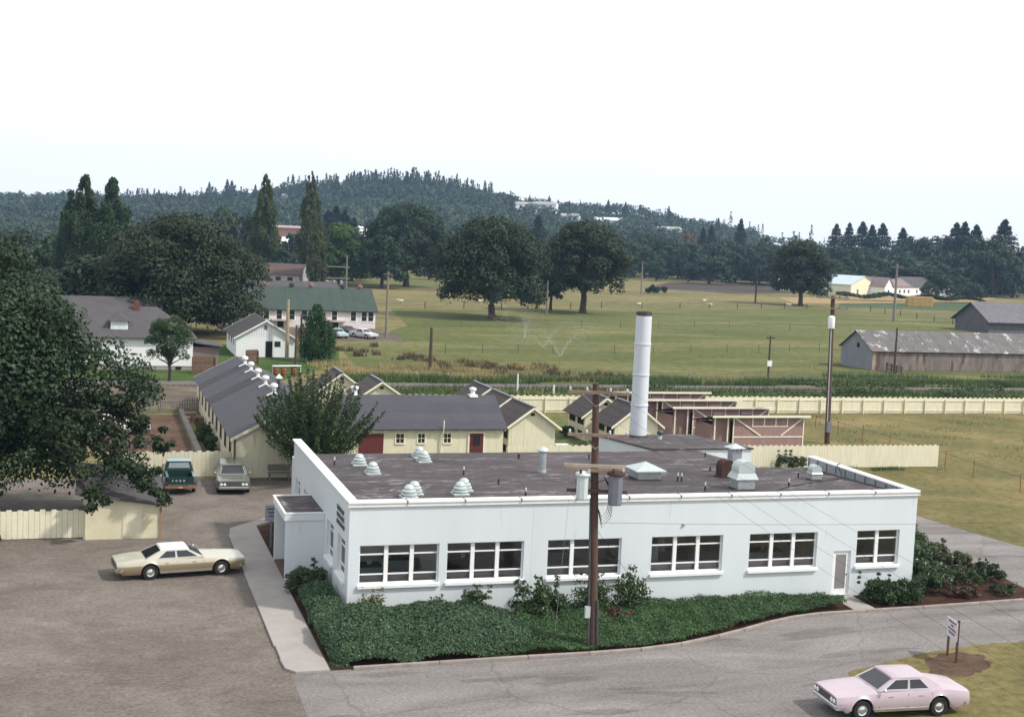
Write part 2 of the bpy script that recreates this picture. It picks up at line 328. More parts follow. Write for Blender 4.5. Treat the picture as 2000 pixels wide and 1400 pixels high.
sheet('parking_lot', [(-40, -30), (-2.9, -30), (-2.9, -6), (-3.2, 16.5), (-2.3, 17.5), (-.4, 19.4), (4, 19.6), (4, 31.6), (-40, 32.4)], .004, GRAVEL)
sheet('road', [(-3.45, -30), (70, -30), (70, -1.6), (40.5, -1.6), (39.5, 8), (38.8, 12.4), (38.4, 15.8), (34.6, 10.2), (34.2, 4.2), (33.2, -1.9)]+[(x, y) for x, y in reversed(kerbline)]+[(-1.7, -6.05), (-3.1, -6.05)], .008, ASPH)
sheet('side_lane', [(30, 15.8), (34.4, 10.), (38.6, 15.6), (30, 28)], .006, ASPH)
def ragged(poly, step, j, seed):
    r = random.Random(seed); return [(p[0]+r.uniform(-j, j), p[1]+r.uniform(-j, j)) for p in subdiv(poly+poly[:1], step)[:-1]]
sheet('grass_verge', ragged([(15.2, -16.), (17.46, -9.7), (20.1, -8.85), (21.9, -8.2), (25.1, -7.6), (30, -7.4), (45, -9), (45, -16)], .35, .13, 1), .014, G_PALE)
sheet('worn_dirt', ragged([(20.6, -10.6), (21.6, -8.8), (23.4, -8.2), (24.3, -9.0), (23.6, -10.4), (22, -11)], .25, .16, 2), .018, G_DIRT)
sheet('planting_bed', [(-1.62, -6.02), (-.85, -6.0)]+[(x, y+.1) for x, y in kerbline[1:]]+[(33.1, -2), (34, 4.2), (34.2, 9.6), (27.1, 9.6), (27.1, .0), (0, 0), (0, 6), (-1.68, 6.)], .03, G_BARK)
sheet('porch_bed', [(-1.7, 10.), (-1.7, 17.2), (-.4, 18.6), (0, 18.6), (0, 10.)], .03, G_BARK)
sheet('side_yard_grass', [(27.2, 9.7), (34.2, 9.7), (30, 15.8), (30, 28), (27.4, 28)], .005, G_PALE)
sheet('mown_field', [(30, 28), (38.6, 15.7), (39.4, 8), (41, -1.5), (120, -1.5), (120, 61), (48, 61), (48, 33), (30, 33)], .006, G_PALE)
sheet('shed_yard', [(-1.5, 31.7), (48, 32.6), (48, 61.8), (-1.5, 61.8)], .010, G_YARD)
sheet('dirt_plot', [(-9.5, 36), (-3.5, 36), (-3.4, 60), (-9.5, 60)], .012, G_DIRT)
sheet('rail_yard_strip', rect(-150, 6, 66, 79), .004, G_BALL); sheet('rail_side_grass', rect(6, 260, 62, 79.1), .003, G_YARD)
sheet('railway_bed', rect(-150, 260, 79.2, 84.2), .010, G_BALL)
sheet('house_lawn', [(-60, 84.6), (8, 84.6), (18, 104), (22, 128), (-60, 128)], .008, G_LAWN)
sheet('pasture', [(18, 84.6), (260, 84.6), (240, 225), (185, 279), (120, 252), (50, 224), (42, 172), (22, 128)], .006, G_FIELD)
sheet('dirt_yard', [(8, 137), (34, 137), (36, 163), (8, 163)], .010, G_BALL)
sheet('far_meadow', [(38, 230), (60, 232), (200, 292), (330, 330), (340, 420), (180, 430), (60, 330)], .008, G_DRY)
sheet('ploughed_strip', [(188, 405), (208, 372), (320, 445), (311, 510), (232, 480)], .014, G_SOIL)
sheet('crop_strip', [(203, 292), (270, 285), (335, 372), (239, 350)], .016, G_CROP)
sheet('straw_strip', [(196, 306), (300, 360), (360, 420), (330, 428), (215, 350)], .020, G_STRAW)
sheet('back_meadow', [(95, 345), (190, 440), (150, 470), (70, 380)], .012, G_FIELD)
# kerb as short cast pieces, each its own part
kb = thing('kerb', 'long low concrete kerb curving between the planting beds and the road', 'kerb', (12, -5.6, 0)); kb['kind'] = 'structure'
kp = subdiv(kerbline, 2.2)
for i, (a, b) in enumerate(zip(kp, kp[1:])):
    d = (b-a)/np.linalg.norm(b-a); n = np.array([-d[1], d[0]])*.075; a2, b2 = a+d*.008, b-d*.008
    MB().prism([tuple(a2-n), tuple(b2-n), tuple(b2+n), tuple(a2+n)], 0, .13).build('kerb_stone', KERB, kb, bevel=.015)
# left footpath slabs
fp = thing('footpath', 'pale concrete footpath beside the gravel lot and the porch', 'footpath', (-2.5, 5, 0)); fp['kind'] = 'structure'
ys = np.arange(-6.2, 14.2, 1.55)
for i, y in enumerate(ys):
    y1 = y+1.54; xl = -3.35 if y > -4.6 else -3.3
    poly = [(xl, y), (-1.72, y), (-1.72, y1), (xl, y1)]
    if i == 0: poly = [(-2.95, y), (-1.72, y), (-1.72, y1), (-3.33, y1), (-3.28, y+.5)]
    MB().prism(poly, 0, .10).build('slab', CONC, fp, bevel=.01)
MB().prism([(-3.3, 15.52), (-1.72, 15.52), (-1.72, 17.4), (-.6, 18.7), (-.7, 19.5), (-2.5, 17.7), (-3.15, 16.9)], 0, .10).build('slab', CONC, fp, bevel=.01)
dw = kind(MB().prism([(22.5, -2.36), (23.62, -2.36), (23.75, -.06), (22.6, -.06)], 0, .075).build('door_path', CONC), 'structure')
# railway: two rails on sleepers
rw = thing('railway_track', 'single railway track running behind the back fence', 'railway', (50, 81.7, 0)); rw['kind'] = 'structure'
for y in (80.98, 82.42): MB().box(-120, 240, y-.035, y+.035, .09, .23).build('rail', M('rail_steel', (.36, .35, .36), .35, .1, 3., metal=.5), rw)
slp = MB()
for i in range(600):
    x = -118+i*.6; slp.box(x, x+.22, 80.4, 83.0, .012, .085)
kind(slp.build('sleeper', WOODB, rw), 'stuff')
# wooded hill
def crest(u):
    k = np.array([[-1700, 22], [-700, 30], [-480, 40], [-350, 49], [-260, 57], [-200, 66], [-150, 69], [-80, 67], [0, 62], [100, 54], [180, 47], [250, 37], [330, 24], [450, 13], [700, 6], [2500, 4]], float)
    return np.interp(u, k[:, 0], k[:, 1])*.97
def hillz(u, v):
    t = np.clip((v-780)/870, 0, 1); t = t*t*(3-2*t); return crest(u*1650/np.maximum(v, 900))*t*(1+.06*np.sin(u/70.+v/90.)+.05*np.sin(u/31.-v/57.))
us = np.arange(-1650, 2451, 40.); vs = np.arange(760, 2601, 40.)
Ug, Vg = np.meshgrid(us, vs); Hz = hillz(Ug, Vg)-.6*(Vg < 800); P = CAM[None, None, :2]+Ug[..., None]*RH[:2]+Vg[..., None]*FH[:2]
V = np.dstack([P, Hz+.03]).reshape(-1, 3); nu = len(us); idx = np.arange(len(us)*len(vs)).reshape(len(vs), nu)
F = np.stack([idx[:-1, :-1], idx[:-1, 1:], idx[1:, 1:], idx[1:, :-1]], -1).reshape(-1, 4)
kind(rawmesh('hill', V, F, G_HILL), 'structure')
# ------------------------------------------------------------------ tree builders (one crown mesh, one trunk mesh)
def limbs_mesh(mb, base, tops, r0, rng, knee=.45):
    for t in tops:
        b, t = Vector(base), Vector(t); m = b.lerp(t, .5); m.z += (t-b).length*.10*rng.uniform(-.5, 1.2); h = Vector((t.x-b.x, t.y-b.y, 0))*.08; m += h
        r = r0*rng.uniform(.22, .42); mb.tube([b, b.lerp(m, .5)+Vector((0, 0, .05*(t-b).length)), m, m.lerp(t, .55), t], [r*1.2, r, r*.75, r*.5, r*.18], 6, False)
def lobed_crown(rng, lobes, n, leaf, down=.35, aspect=.6, shell=(.72, 1.04), spread=.38):
    lobes = np.array(lobes); w = lobes[:, 3]**2; pick = rng.choice(len(lobes), n, p=w/w.sum()); L = lobes[pick]
    d = unit(rng, n); lo = d[:, 2] < -.25; d[lo, 2] *= rng.choice([-1, down], lo.sum())
    d /= np.linalg.norm(d, axis=1, keepdims=True)
    r = L[:, 3]*rng.uniform(*shell, n); C = L[:, :3]+d*r[:, None]*np.array([1, 1, .82])
    return leaves(C, d+np.array([0, 0, .2]), leaf, rng, aspect, spread)
def oak(name, label, H, R, n, leaf, seed, loc, mat=L_OAK, trunk=.13, cat='tree', low=.18, nl=95, flat=.62, tr=None, group=None, rz=0., sc=(1, 1, 1), gaps=.0, extra=(), skirt=0):
    rng = np.random.default_rng(seed); t = thing(name, label, cat, tuple(loc), group)
    zc = H*(low+(1-low)*.42); hz = H-zc; lobes = []
    for i in range(nl):
        d = unit(rng, 1)[0]; d[2] = d[2] if d[2] > -.45 else -d[2]*.6
        rr = R*rng.uniform(.62, .86); lr = R*rng.uniform(.15, .28)
        z = zc+(d[2]*(hz-lr*.8)*.95 if d[2] > 0 else d[2]/.45*(zc-H*low-lr*.6))
        lobes.append((d[0]*rr, d[1]*rr, z, lr))
    for i in range(nl//4):
        d = unit(rng, 1)[0]; lobes.append((d[0]*R*.5, d[1]*R*.5, zc+d[2]*hz*.45, R*.26))
    for i in range(skirt):
        a = rng.uniform(0, 6.283); rr = R*rng.uniform(.45, .9); lobes.append((rr*math.cos(a), rr*math.sin(a), H*low+R*.13+H*rng.uniform(0, .16), R*rng.uniform(.11, .19)))
    lobes += list(extra); V, F = lobed_crown(rng, lobes, n, leaf); c = rawmesh('crown', V, F, mat, t)
    mb = MB(); r0 = tr or H*.032; hb = H*trunk*1.4
    mb.tube([(0, 0, -.15), (0, 0, hb*.25), (.03*H*rng.uniform(-.3, .3), 0, hb*.7), (.02*H*rng.uniform(-1, 1), .01*H, hb)], [r0*1.45, r0*1.05, r0*.95, r0*.85], 10)
    L = np.array(lobes); sel = rng.choice(nl, min(nl, 22), replace=False)
    limbs_mesh(mb, (0, 0, hb*.85), [tuple(L[k, :3]*np.array([.9, .9, 1])) for k in sel], r0, rng)
    o = MB(); o.v, o.f = mb.v, mb.f; o.build('trunk', BARK, t, True, org=(0, 0, 0)); t.children[-1]['_o'] = (0, 0, 0)
    t.rotation_euler = (0, 0, rz); t.scale = sc; return t
def poplar(name, label, H, R, n, leaf, seed, loc, mat=L_POP, group=None):
    rng = np.random.default_rng(seed); t = thing(name, label, 'tree', tuple(loc), group); lobes = []
    for i in range(120):
        h = rng.uniform(.06, 1)**.9; w = R*min(1, (h/.28)**.6)*(1-max(0, (h-.3)/.7)**1.5*.88); a = rng.uniform(0, 6.28); k = rng.uniform(.35, .95)
        lobes.append((w*k*math.cos(a), w*k*math.sin(a), H*h*.97, max(.3, w*rng.uniform(.2, .36))))
    lobes = np.array(lobes); pick = rng.choice(len(lobes), n, p=lobes[:, 3]/lobes[:, 3].sum()); L = lobes[pick]; d = unit(rng, n)
    C = L[:, :3]+d*(L[:, 3]*rng.uniform(.5, 1.05, n))[:, None]*np.array([1, 1, 2.2]); C[:, 2] = np.minimum(C[:, 2], H*rng.uniform(.985, 1., n))
    V, F = leaves(C, d*np.array([1, 1, .3])+np.array([0, 0, .3]), leaf, rng, .6, .5); rawmesh('crown', V, F, mat, t)
    mb = MB(); mb.tube([(0, 0, -.1), (0, 0, H*.3), (0, 0, H*.9)], [R*.22, R*.14, .05], 8)
    for k in range(14):
        a = rng.uniform(0, 6.28); h = rng.uniform(.05, .5)*H; mb.tube([(0, 0, h), (R*.35*math.cos(a), R*.35*math.sin(a), h+H*.1), (R*.5*math.cos(a), R*.5*math.sin(a), h+H*.3)], [R*.07, R*.05, .03], 5, False)
    mb.build('trunk', BARK, t, True, org=(0, 0, 0)); return t
def conifer_cloud(rng, H, R, n, leaf, tiers=16, low=.08):
    C = []; N = []; tz = np.sort(rng.uniform(low, 1, tiers))
    z = rng.uniform(low, 1, n)**1.15; z = z+.015*np.sin(z*tiers*6.283)
    bough = rng.integers(0, 9, n)*.698+np.floor(z*tiers)*1.1+rng.normal(0, .22, n)
    rmax = R*(1-z)**.92*(.86+.14*np.sin(np.floor(z*tiers)*2.3))+.02*R; rad = rmax*np.sqrt(rng.uniform(.05, 1, n))
    P = np.stack([rad*np.cos(bough), rad*np.sin(bough), z*H-rad*.28+rng.normal(0, .012*H, n)], 1)
    D = np.stack([np.cos(bough)*.4, np.sin(bough)*.4, np.ones(n)*.8], 1)
    return leaves(P, D, leaf, rng, .45, .45)
def conifer(name, label, H, R, n, leaf, seed, loc, mat=L_CON, group=None):
    rng = np.random.default_rng(seed); t = thing(name, label, 'tree', tuple(loc), group)
    V, F = conifer_cloud(rng, H, R, n, leaf); rawmesh('crown', V, F, mat, t)
    MB().tube([(0, 0, -.3), (0, 0, H*.5), (0, 0, H*.99)], [H*.018, H*.011, .04], 7).build('trunk', BARK, t, True, org=(0, 0, 0)); return t
def shrub(name, label, rx, ry, h, n, leaf, seed, loc, mat=L_RHO, cat='shrub', group=None, lean=0., spiky=0., stems=6):
    rng = np.random.default_rng(seed); t = thing(name, label, cat, tuple(loc), group); lobes = []
    for i in range(26):
        a = rng.uniform(0, 6.28); k = math.sqrt(rng.uniform(.02, 1)); z = h*rng.uniform(.25, .85)*(1-.35*k); lobes.append((rx*.75*k*math.cos(a), ry*.75*k*math.sin(a), z, h*rng.uniform(.14, .26)))
    for i in range(int(spiky)):
        a = rng.uniform(0, 6.28); k = rng.uniform(.1, .9); 
        for q in range(3): lobes.append((rx*k*math.cos(a), ry*k*math.sin(a), h*(.6+.17*q), h*.07))
    V, F = lobed_crown(rng, lobes, n, leaf, .6, .42, (.3, 1.05), .8); V[:, 2] = np.maximum(V[:, 2], .03); rawmesh('foliage', V, F, mat, t)
    mb = MB(); L = np.array(lobes)
    for k in rng.choice(len(lobes), stems): mb.tube([(rng.uniform(-.1, .1), rng.uniform(-.1, .1), -.05), tuple(L[k, :3]*np.array([.5, .5, .5])), tuple(L[k, :3])], [.035, .025, .01], 5, False)
    mb.build('stem', BARK, t, True, org=(0, 0, 0)); return t
# ------------------------------------------------------------------ the white laboratory building
HB, ZT, XR = 4.78, 4.93, 27.05
def zroof(y): return 4.70-.04*y
lab = thing('laboratory_building', 'long low white flat-roofed laboratory building with a row of wide front windows', 'building', (13, 4, 0))
def wall_open(mb, axis, c0, c1, u0, u1, z0, z1, ops):
    """wall slab between planes c0 (outside) and c1 along axis ('x': runs in x), with openings (ua,ub,za,zb)"""
    us = sorted({u0, u1, *[o[0] for o in ops], *[o[1] for o in ops]}); zs = sorted({z0, z1, *[o[2] for o in ops], *[o[3] for o in ops]})
    P = (lambda u, c, z: (u, c, z)) if axis == 'x' else (lambda u, c, z: (c, u, z))
    def hole(ua, za): return any(o[0]-1e-6 <= ua < o[1]-1e-6 and o[2]-1e-6 <= za < o[3]-1e-6 for o in ops)
    for ua, ub in zip(us, us[1:]):
        for za, zb in zip(zs, zs[1:]):
            if hole(ua, za): continue
            for c in (c0, c1): mb.add([P(ua, c, za), P(ub, c, za), P(ub, c, zb), P(ua, c, zb)], [(0, 1, 2, 3)])
    for ua, ub, za, zb in ops:
        mb.add([P(ua, c0, za), P(ua, c1, za), P(ua, c1, zb), P(ua, c0, zb)], [(0, 1, 2, 3)]); mb.add([P(ub, c0, za), P(ub, c1, za), P(ub, c1, zb), P(ub, c0, zb)], [(0, 1, 2, 3)])
        mb.add([P(ua, c0, za), P(ub, c0, za), P(ub, c1, za), P(ua, c1, za)], [(0, 1, 2, 3)]); mb.add([P(ua, c0, zb), P(ub, c0, zb), P(ub, c1, zb), P(ua, c1, zb)], [(0, 1, 2, 3)])
    mb.add([P(u0, c0, z1), P(u1, c0, z1), P(u1, c1, z1), P(u0, c1, z1)], [(0, 1, 2, 3)])
    mb.add([P(u0, c0, z0), P(u0, c1, z0), P(u0, c1, z1), P(u0, c0, z1)], [(0, 1, 2, 3)]); mb.add([P(u1, c0, z0), P(u1, c1, z0), P(u1, c1, z1), P(u1, c0, z1)], [(0, 1, 2, 3)])
    return mb
WIN = [(.46, 3.84), (4.18, 7.58), (8.66, 12.08), (13.52, 17.0), (18.34, 21.82), (23.92, 26.2)]
ZS, ZH = 1.45, 3.10
DOOR = (22.72, 23.64, .10, 2.17)
wall_open(MB(), 'x', 0., .30, 0., XR, 0., HB+.08, [(a, b, ZS, ZH) for a, b in WIN]+[DOOR]).build('wall', WHITE, lab)
LW = [(.78, 2.5), (3.6, 5.3), (11.0, 12.4), (13.7, 15.3)]
wall_open(MB(), 'y', .0, .28, .302, 16.1, 0., ZT-.05, [(a, b, ZS, ZH) for a, b in LW]+[(7., 8.9, .1, 2.2)]).build('wall', WHITE, lab)
MB().box(XR-.28, XR, .302, 9.43, 0, ZT-.05).build('wall', WHITE, lab)
MB().box(.282, 23.6, 16.4, 16.68, 0, zroof(16.7)-.09).build('wall', WHITE, lab)
MB().box(0, .28, 16.102, 16.68, 0, zroof(16.7)-.09).build('wall', WHITE, lab)
MB().box(23.32, 23.6, 9.45, 16.398, 0, zroof(16.4)-.09).build('wall', WHITE, lab)
MB().box(23.602, XR-.282, 9.15, 9.43, 0, zroof(9.4)-.09).build('wall', WHITE, lab)
def slopeslab(poly, zf, th):
    n = len(poly); return MB().add([(x, y, zf(y)-th) for x, y in poly]+[(x, y, zf(y)) for x, y in poly], [tuple(reversed(range(n))), tuple(range(n, 2*n))]+[(i, (i+1) % n, n+(i+1) % n, n+i) for i in range(n)])
slopeslab([(.282, .302), (XR-.282, .302), (XR-.282, 9.5), (23.7, 9.5), (23.7, 16.78), (.282, 16.78)], zroof, .08).build('roof', TAR, lab)
# copings: separate lengths of metal
def pieces(a, b, L): n = max(1, round((b-a)/L)); return [(a+(b-a)*i/n, a+(b-a)*(i+1)/n) for i in range(n)]
for a, b in pieces(-.09, XR+.09, 2.42):
    cp = MB().box(a+.012, b-.012, -.13, .34, HB+.082, ZT+.03).build('coping', COPING, lab, bevel=.012)
    MB().box(a+.01, b-.01, -.085, -.002, HB-.06, HB+.07).build('drip_edge', COPING, cp)
    MB().box(b-.03, b+.03, -.145, .355, HB+.07, ZT+.045).build('joint_strap', GREYTR, cp)
for a, b in pieces(.342, 16.15, 2.4): MB().box(-.09, .36, a+.008, b-.008, ZT-.048, ZT+.028).build('coping', COPING, lab, bevel=.01)
for a, b in pieces(.342, 9.48, 3.): MB().box(XR-.36, XR+.09, a+.008, b-.008, ZT-.048, ZT+.028).build('coping', COPING, lab, bevel=.01)
for a, b in pieces(.36, 9.42, .92):
    zc = zroof((a+b)/2); pn = MB().hexa([(XR-.30, a+.02, zroof(a)+.01), (XR-.284, a+.02, zroof(a)+.01), (XR-.284, b-.02, zroof(b)+.01), (XR-.30, b-.02, zroof(b)+.01)], [(XR-.30, a+.02, ZT-.055), (XR-.284, a+.02, ZT-.055), (XR-.284, b-.02, ZT-.055), (XR-.30, b-.02, ZT-.055)]).build('flashing_panel', GALV, lab)
    MB().beam((XR-.315, b, zroof(b)+.02), (XR-.315, b, ZT-.06), .05, .04).build('seam_batten', GREYTR, pn)
# rear extension
slopeslab([(20.8, 16.8), (27.4, 16.8), (27.4, 25.5), (20.8, 25.5)], lambda y: 4.17-.062*(y-16.8), .10).build('roof', TAR, lab)
ew = MB()
for p in ([(20.9, 16.9), (27.3, 16.9), (27.3, 17.1), (20.9, 17.1)], [(20.9, 17.12), (21.1, 17.12), (21.1, 25.4), (20.9, 25.4)], [(27.1, 17.12), (27.3, 17.12), (27.3, 25.4), (27.1, 25.4)], [(21.12, 25.2), (27.08, 25.2), (27.08, 25.4), (21.12, 25.4)]):
    zt = [4.06-.062*(y-16.8) for x, y in p]; ew.hexa([(x, y, 0) for x, y in p], [(x, y, z) for (x, y), z in zip(p, zt)])
ew.build('wall', WHITE, lab)
# glass
def glassmat(name='window_glass', tint=(.95, .97, .97), refl=.10):
    m, nt, b = newmat(name); nt.nodes.remove(b)
    tr = nt.nodes.new('ShaderNodeBsdfTransparent'); tr.inputs[0].default_value = (*tint, 1); gl = nt.nodes.new('ShaderNodeBsdfGlossy'); gl.inputs['Roughness'].default_value = .02
    fr = nt.nodes.new('ShaderNodeFresnel'); fr.inputs[0].default_value = 1.45; ms = nt.nodes.new('ShaderNodeMixShader')
    nt.links.new(fr.outputs[0], ms.inputs[0]); nt.links.new(tr.outputs[0], ms.inputs[1]); nt.links.new(gl.outputs[0], ms.inputs[2])
    nt.links.new(ms.outputs[0], nt.nodes['Material Output'].inputs[0]); return m
GLASS = glassmat()
def lab_window(ax, a, b, nb, c):
    """window in a wall; ax 'x' -> outside at y=0 facing -y; ax 'y' -> outside at x=0 facing -x. c = depth of frame"""
    T = (lambda x0, x1, d0, d1, z0, z1: (x0, x1, d0, d1, z0, z1)) if ax == 'x' else (lambda x0, x1, d0, d1, z0, z1: (d0, d1, x0, x1, z0, z1))
    f = MB(); ew_ = .055; w = (b-a)
    f.box(*T(a+.002, a+ew_, c, c+.09, ZS+.004, ZH-.002)); f.box(*T(b-ew_, b-.002, c, c+.09, ZS+.004, ZH-.002))
    f.box(*T(a+ew_, b-ew_, c, c+.09, ZH-.05, ZH-.002)); f.box(*T(a+ew_, b-ew_, c, c+.09, ZS+.004, ZS+.06))
    xs = [a+ew_+(w-2*ew_)*i/nb for i in range(nb+1)]
    for x in xs[1:-1]: f.box(*T(x-.085, x+.085, c-.025, c+.11, ZS+.004, ZH-.003))
    rows = [ZS+.06, ZS+.40, ZS+1.24, ZH-.05]
    for z in rows[1:3]:
        for i in range(nb):
            x0 = xs[i]+(.087 if i else .0); x1 = xs[i+1]-(.087 if i < nb-1 else 0); f.box(*T(x0, x1, c+.005, c+.085, z-.028, z+.028))
    o = f.build('window', TRIMW, lab)
    for i in range(nb):
        for r in range(3):
            x0 = xs[i]+(.086 if i else .0); x1 = xs[i+1]-(.086 if i < nb-1 else 0); z0, z1 = rows[r]+(.029 if r else 0), rows[r+1]-(.029 if r < 2 else 0)
            MB().box(*T(x0, x1, c+.045, c+.051, z0, z1)).build('pane', GLASS, o)
    MB().box(*T(a-.07, b+.05, -.12, c, ZS-.16, ZS+.002)).build('sill', TRIMW, o, bevel=.02)
for i, (a, b) in enumerate(WIN): lab_window('x', a, b, 3 if i < 5 else 2, .14)
for a, b in LW: lab_window('y', a, b, 1, .12)
d = MB(); d.box(22.722, 22.80, .06, .16, .10, 2.168); d.box(23.56, 23.638, .06, .16, .10, 2.168); d.box(22.80, 23.56, .06, .16, 2.09, 2.168)
d.box(22.803, 22.90, .08, .125, .11, 2.085); d.box(23.46, 23.557, .08, .125, .11, 2.085); d.box(22.90, 23.46, .08, .125, 1.98, 2.085); d.box(22.90, 23.46, .08, .125, .11, .36)
dr = d.build('door', TRIMW, lab)
MB().box(22.90, 23.46, .095, .105, .36, 1.98).build('screen_panel', M('grey_screen', (.21, .20, .205), .6, .1, 2.), dr); MB().lathe((23.51, .055, 1.02), [(.03, 0), (.035, .02), (.03, .05)], 8).build('handle', STEEL, dr)
MB().box(22.66, 23.7, -.05, .06, .0, .098).build('threshold', CONC, dr)
MB().lathe((15.0, -.03, 3.62), [(.05, -.06), (.07, 0), (.05, .06)], 10).build('wall_lamp', GALV, lab)
MB().box(7.93, 7.945, -.004, .0, .1, HB).build('wall_joint', M('grey_joint_line', (.55, .56, .56), .8, .05), lab)
# porch
po = MB().box(-1.82, -.004, 5.94, 10.02, 2.86, 3.18).build('porch', WHITE, lab, bevel=.01)
for a, b in ((6., 6.16), (9.8, 9.96)): MB().box(-1.74, -.002, a, b, .0, 2.858).build('porch_wall', WHITE, po)
MB().box(-1.74, -.01, 6.02, 9.94, 3.12, 3.19).build('porch_roof', TAR, po)
rimm = MB(); rimm.box(-1.84, -1.74, 5.92, 10.04, 3.182, 3.24); rimm.box(-1.738, -.004, 5.92, 6.01, 3.182, 3.24); rimm.box(-1.738, -.004, 9.95, 10.04, 3.182, 3.24); rimm.build('porch_rim', COPING, po)
MB().box(-1.72, -.004, 6.162, 9.798, 0, .16).build('porch_floor', M('red_porch_floor', (.11, .055, .052), .8, .15, 3.), po)
MB().box(.10, .16, 7.02, 8.88, .11, 2.18).build('door', M('porch_door_grey', (.35, .37, .38), .6, .08), lab)
def text(s, size, loc, cols, mat, parent, name='lettering', ext=.015, align='LEFT', space=1.):
    cu = bpy.data.curves.new(name, 'FONT'); cu.body = s; cu.size = size; cu.extrude = ext; cu.align_x = align; cu.space_character = space; cu.materials.append(mat); cu.resolution_u = 2
    o = bpy.data.objects.new(name, cu); COL.objects.link(o); o.parent = parent; off = Vector(loc)-Vector(parent['_o'])
    m = Matrix([[c[i] for c in cols]+[off[i]] for i in range(3)]+[[0, 0, 0, 1]])
    me = bpy.data.meshes.new_from_object(o); bpy.data.objects.remove(o); o = bpy.data.objects.new(name, me); COL.objects.link(o); o.parent = parent; o.matrix_local = m; return o
DKL = M('dark_metal_letters', (.11, .12, .135), .6, .1)
for i, s in enumerate(('VETERINARY', 'DIAGNOSTIC', 'LABORATORY')):
    text(s, .285, (-.03, 2.78, 4.10-.30*i), ((0, -1, 0), (0, 0, 1), (-1, 0, 0)), DKL, lab, space=1.02)
# inside of the rooms seen through the glass
MB().box(.3, XR-.3, .31, 9.1, .0, .06).build('interior_floor', M('lino_floor', (.42, .38, .36), .6, .1), lab)
MB().box(.3, XR-.3, 5.2, 5.3, .06, 3.5).build('interior_wall', M('interior_plaster', (.66, .60, .59), .8, .1), lab)
MB().box(.3, XR-.3, .31, 9.1, 3.5, 3.58).build('interior_ceiling', M('interior_ceiling', (.75, .73, .70), .8, .05), lab)
for x in (4.0, 8.2, 12.8, 17.7, 22.3): MB().box(x-.06, x+.06, .36, 5.18, .06, 3.5).build('partition', MATS['interior_plaster'], lab)
MB().box(5.0, 7.2, 1.6, 1.8, 3.36, 3.46).build('ceiling_light', M('fluorescent_fixture', (.7, .62, .5), .5, .02), lab)
for a, b in WIN: MB().box(a-.1, b+.1, .40, .95, .9, 1.74).build('added_counter', M('added_counter_front', (.36, .31, .31), .7, .1), lab)  # counters added behind the glass to lighten the lower panes
def bench(x0, x1, y0, y1, z, label, mat, extra):
    t = thing('laboratory_bench', label, 'bench', ((x0+x1)/2, (y0+y1)/2, .06), 'laboratory benches behind the windows')
    MB().box(x0, x1, y0, y1, z-.05, z).build('bench_top', M('bench_top_dark', (.05, .05, .05), .4, .1), t)
    n = max(2, int((x1-x0)/.6))
    for i in range(n):
        a = x0+.02+(x1-x0-.04)*i/n; MB().box(a+.005, a+(x1-x0-.04)/n-.005, y0+.04, y1-.02, .06, z-.051).build('cupboard', mat, t)
    for j, (ex, ez, ew2) in enumerate(extra): MB().lathe((ex, (y0+y1)/2, z), [(ew2*.8, 0), (ew2, ez*.3), (ew2*.9, ez*.7), (ew2*.4, ez)], 10).build('glass_vessel', M('pale_vessel', (.5, .52, .5), .3, .05), t)
MINT = M('pale_cupboard_paint', (.36, .40, .42), .6, .06); MAHO = M('mahogany_cupboard', (.10, .04, .03), .6, .2)
bench(.7, 2.0, 2.6, 3.4, 1.55, 'pale bench in the leftmost front window', MINT, [(1.0, .35, .09), (1.5, .2, .12)])
bench(2.3, 3.7, 3.6, 4.4, 1.55, 'bench behind the middle bay of the leftmost front window', MINT, [(2.6, .3, .1)])
bench(4.4, 6.4, 3.2, 4.0, 1.55, 'mahogany bench behind the second front window', MAHO, [(4.8, .4, .1), (5.9, .3, .13)])
bench(8.7, 11.0, 3.8, 4.6, 1.6, 'bench with instruments behind the utility pole window', MINT, [(9.2, .45, .16), (10.2, .3, .12)])
bench(13.3, 14.9, 2.2, 3.0, 2.15, 'tall pale cupboard bench in the fourth front window', MINT, [(14.4, .4, .1)])
bench(15.2, 17.0, 3.4, 4.2, 1.5, 'bench with a white rounded vessel in the fourth front window', MAHO, [(15.7, .75, .28)])
bench(19.6, 21.8, 3.0, 3.8, 1.5, 'bench behind the fifth front window', MINT, [(20.9, .3, .1)])
bench(24.0, 26.4, 3.2, 4.0, 1.5, 'bench with ginger jars behind the small end window', MAHO, [(24.8, .45, .2), (25.6, .3, .12)])
# ------------------------------------------------------------------ things on the roof
def dome(x, y, label):
    z = zroof(y); t = thing('roof_ventilator', label, 'roof vent', (x, y, z), 'domed roof ventilators')
    MB().box(x-.36, x+.36, y-.36, y+.36, z-.03, z+.10).build('curb', GALVL, t, bevel=.02)
    MB().lathe((x, y, z+.10), [(.30, 0), (.36, .04), (.36, .10), (.26, .14)], 18).build('skirt', GALVL, t, True)
    MB().lathe((x, y, z+.24), [(.24, 0), (.31, .03), (.30, .10), (.22, .15)], 18).build('collar', GALVL, t, True)
    MB().lathe((x, y, z+.39), [(.20, 0), (.23, .05), (.19, .13), (.11, .19), (.02, .21)], 18).build('dome', GALVL, t, True)
for x, y, l in ((2.75, 12.3, 'domed vent at the back left of the roof, left of its pair'), (2.83, 9.3, 'domed vent standing alone a little in front of the back left vent'),
                (6.5, 15.0, 'domed vent nearest the back roof edge, rear one of a pair'), (6.35, 13.3, 'domed vent in front of the one nearest the back edge'),
                (2.95, 2.1, 'domed vent at the front left gutter, nearer of its pair'), (3.40, 3.0, 'domed vent just behind the front left gutter vent'),
                (5.40, 2.7, 'larger looking domed vent in front of its twin near the gutter middle'), (5.85, 3.7, 'domed vent half hidden behind its twin near the gutter')): dome(x, y, l)
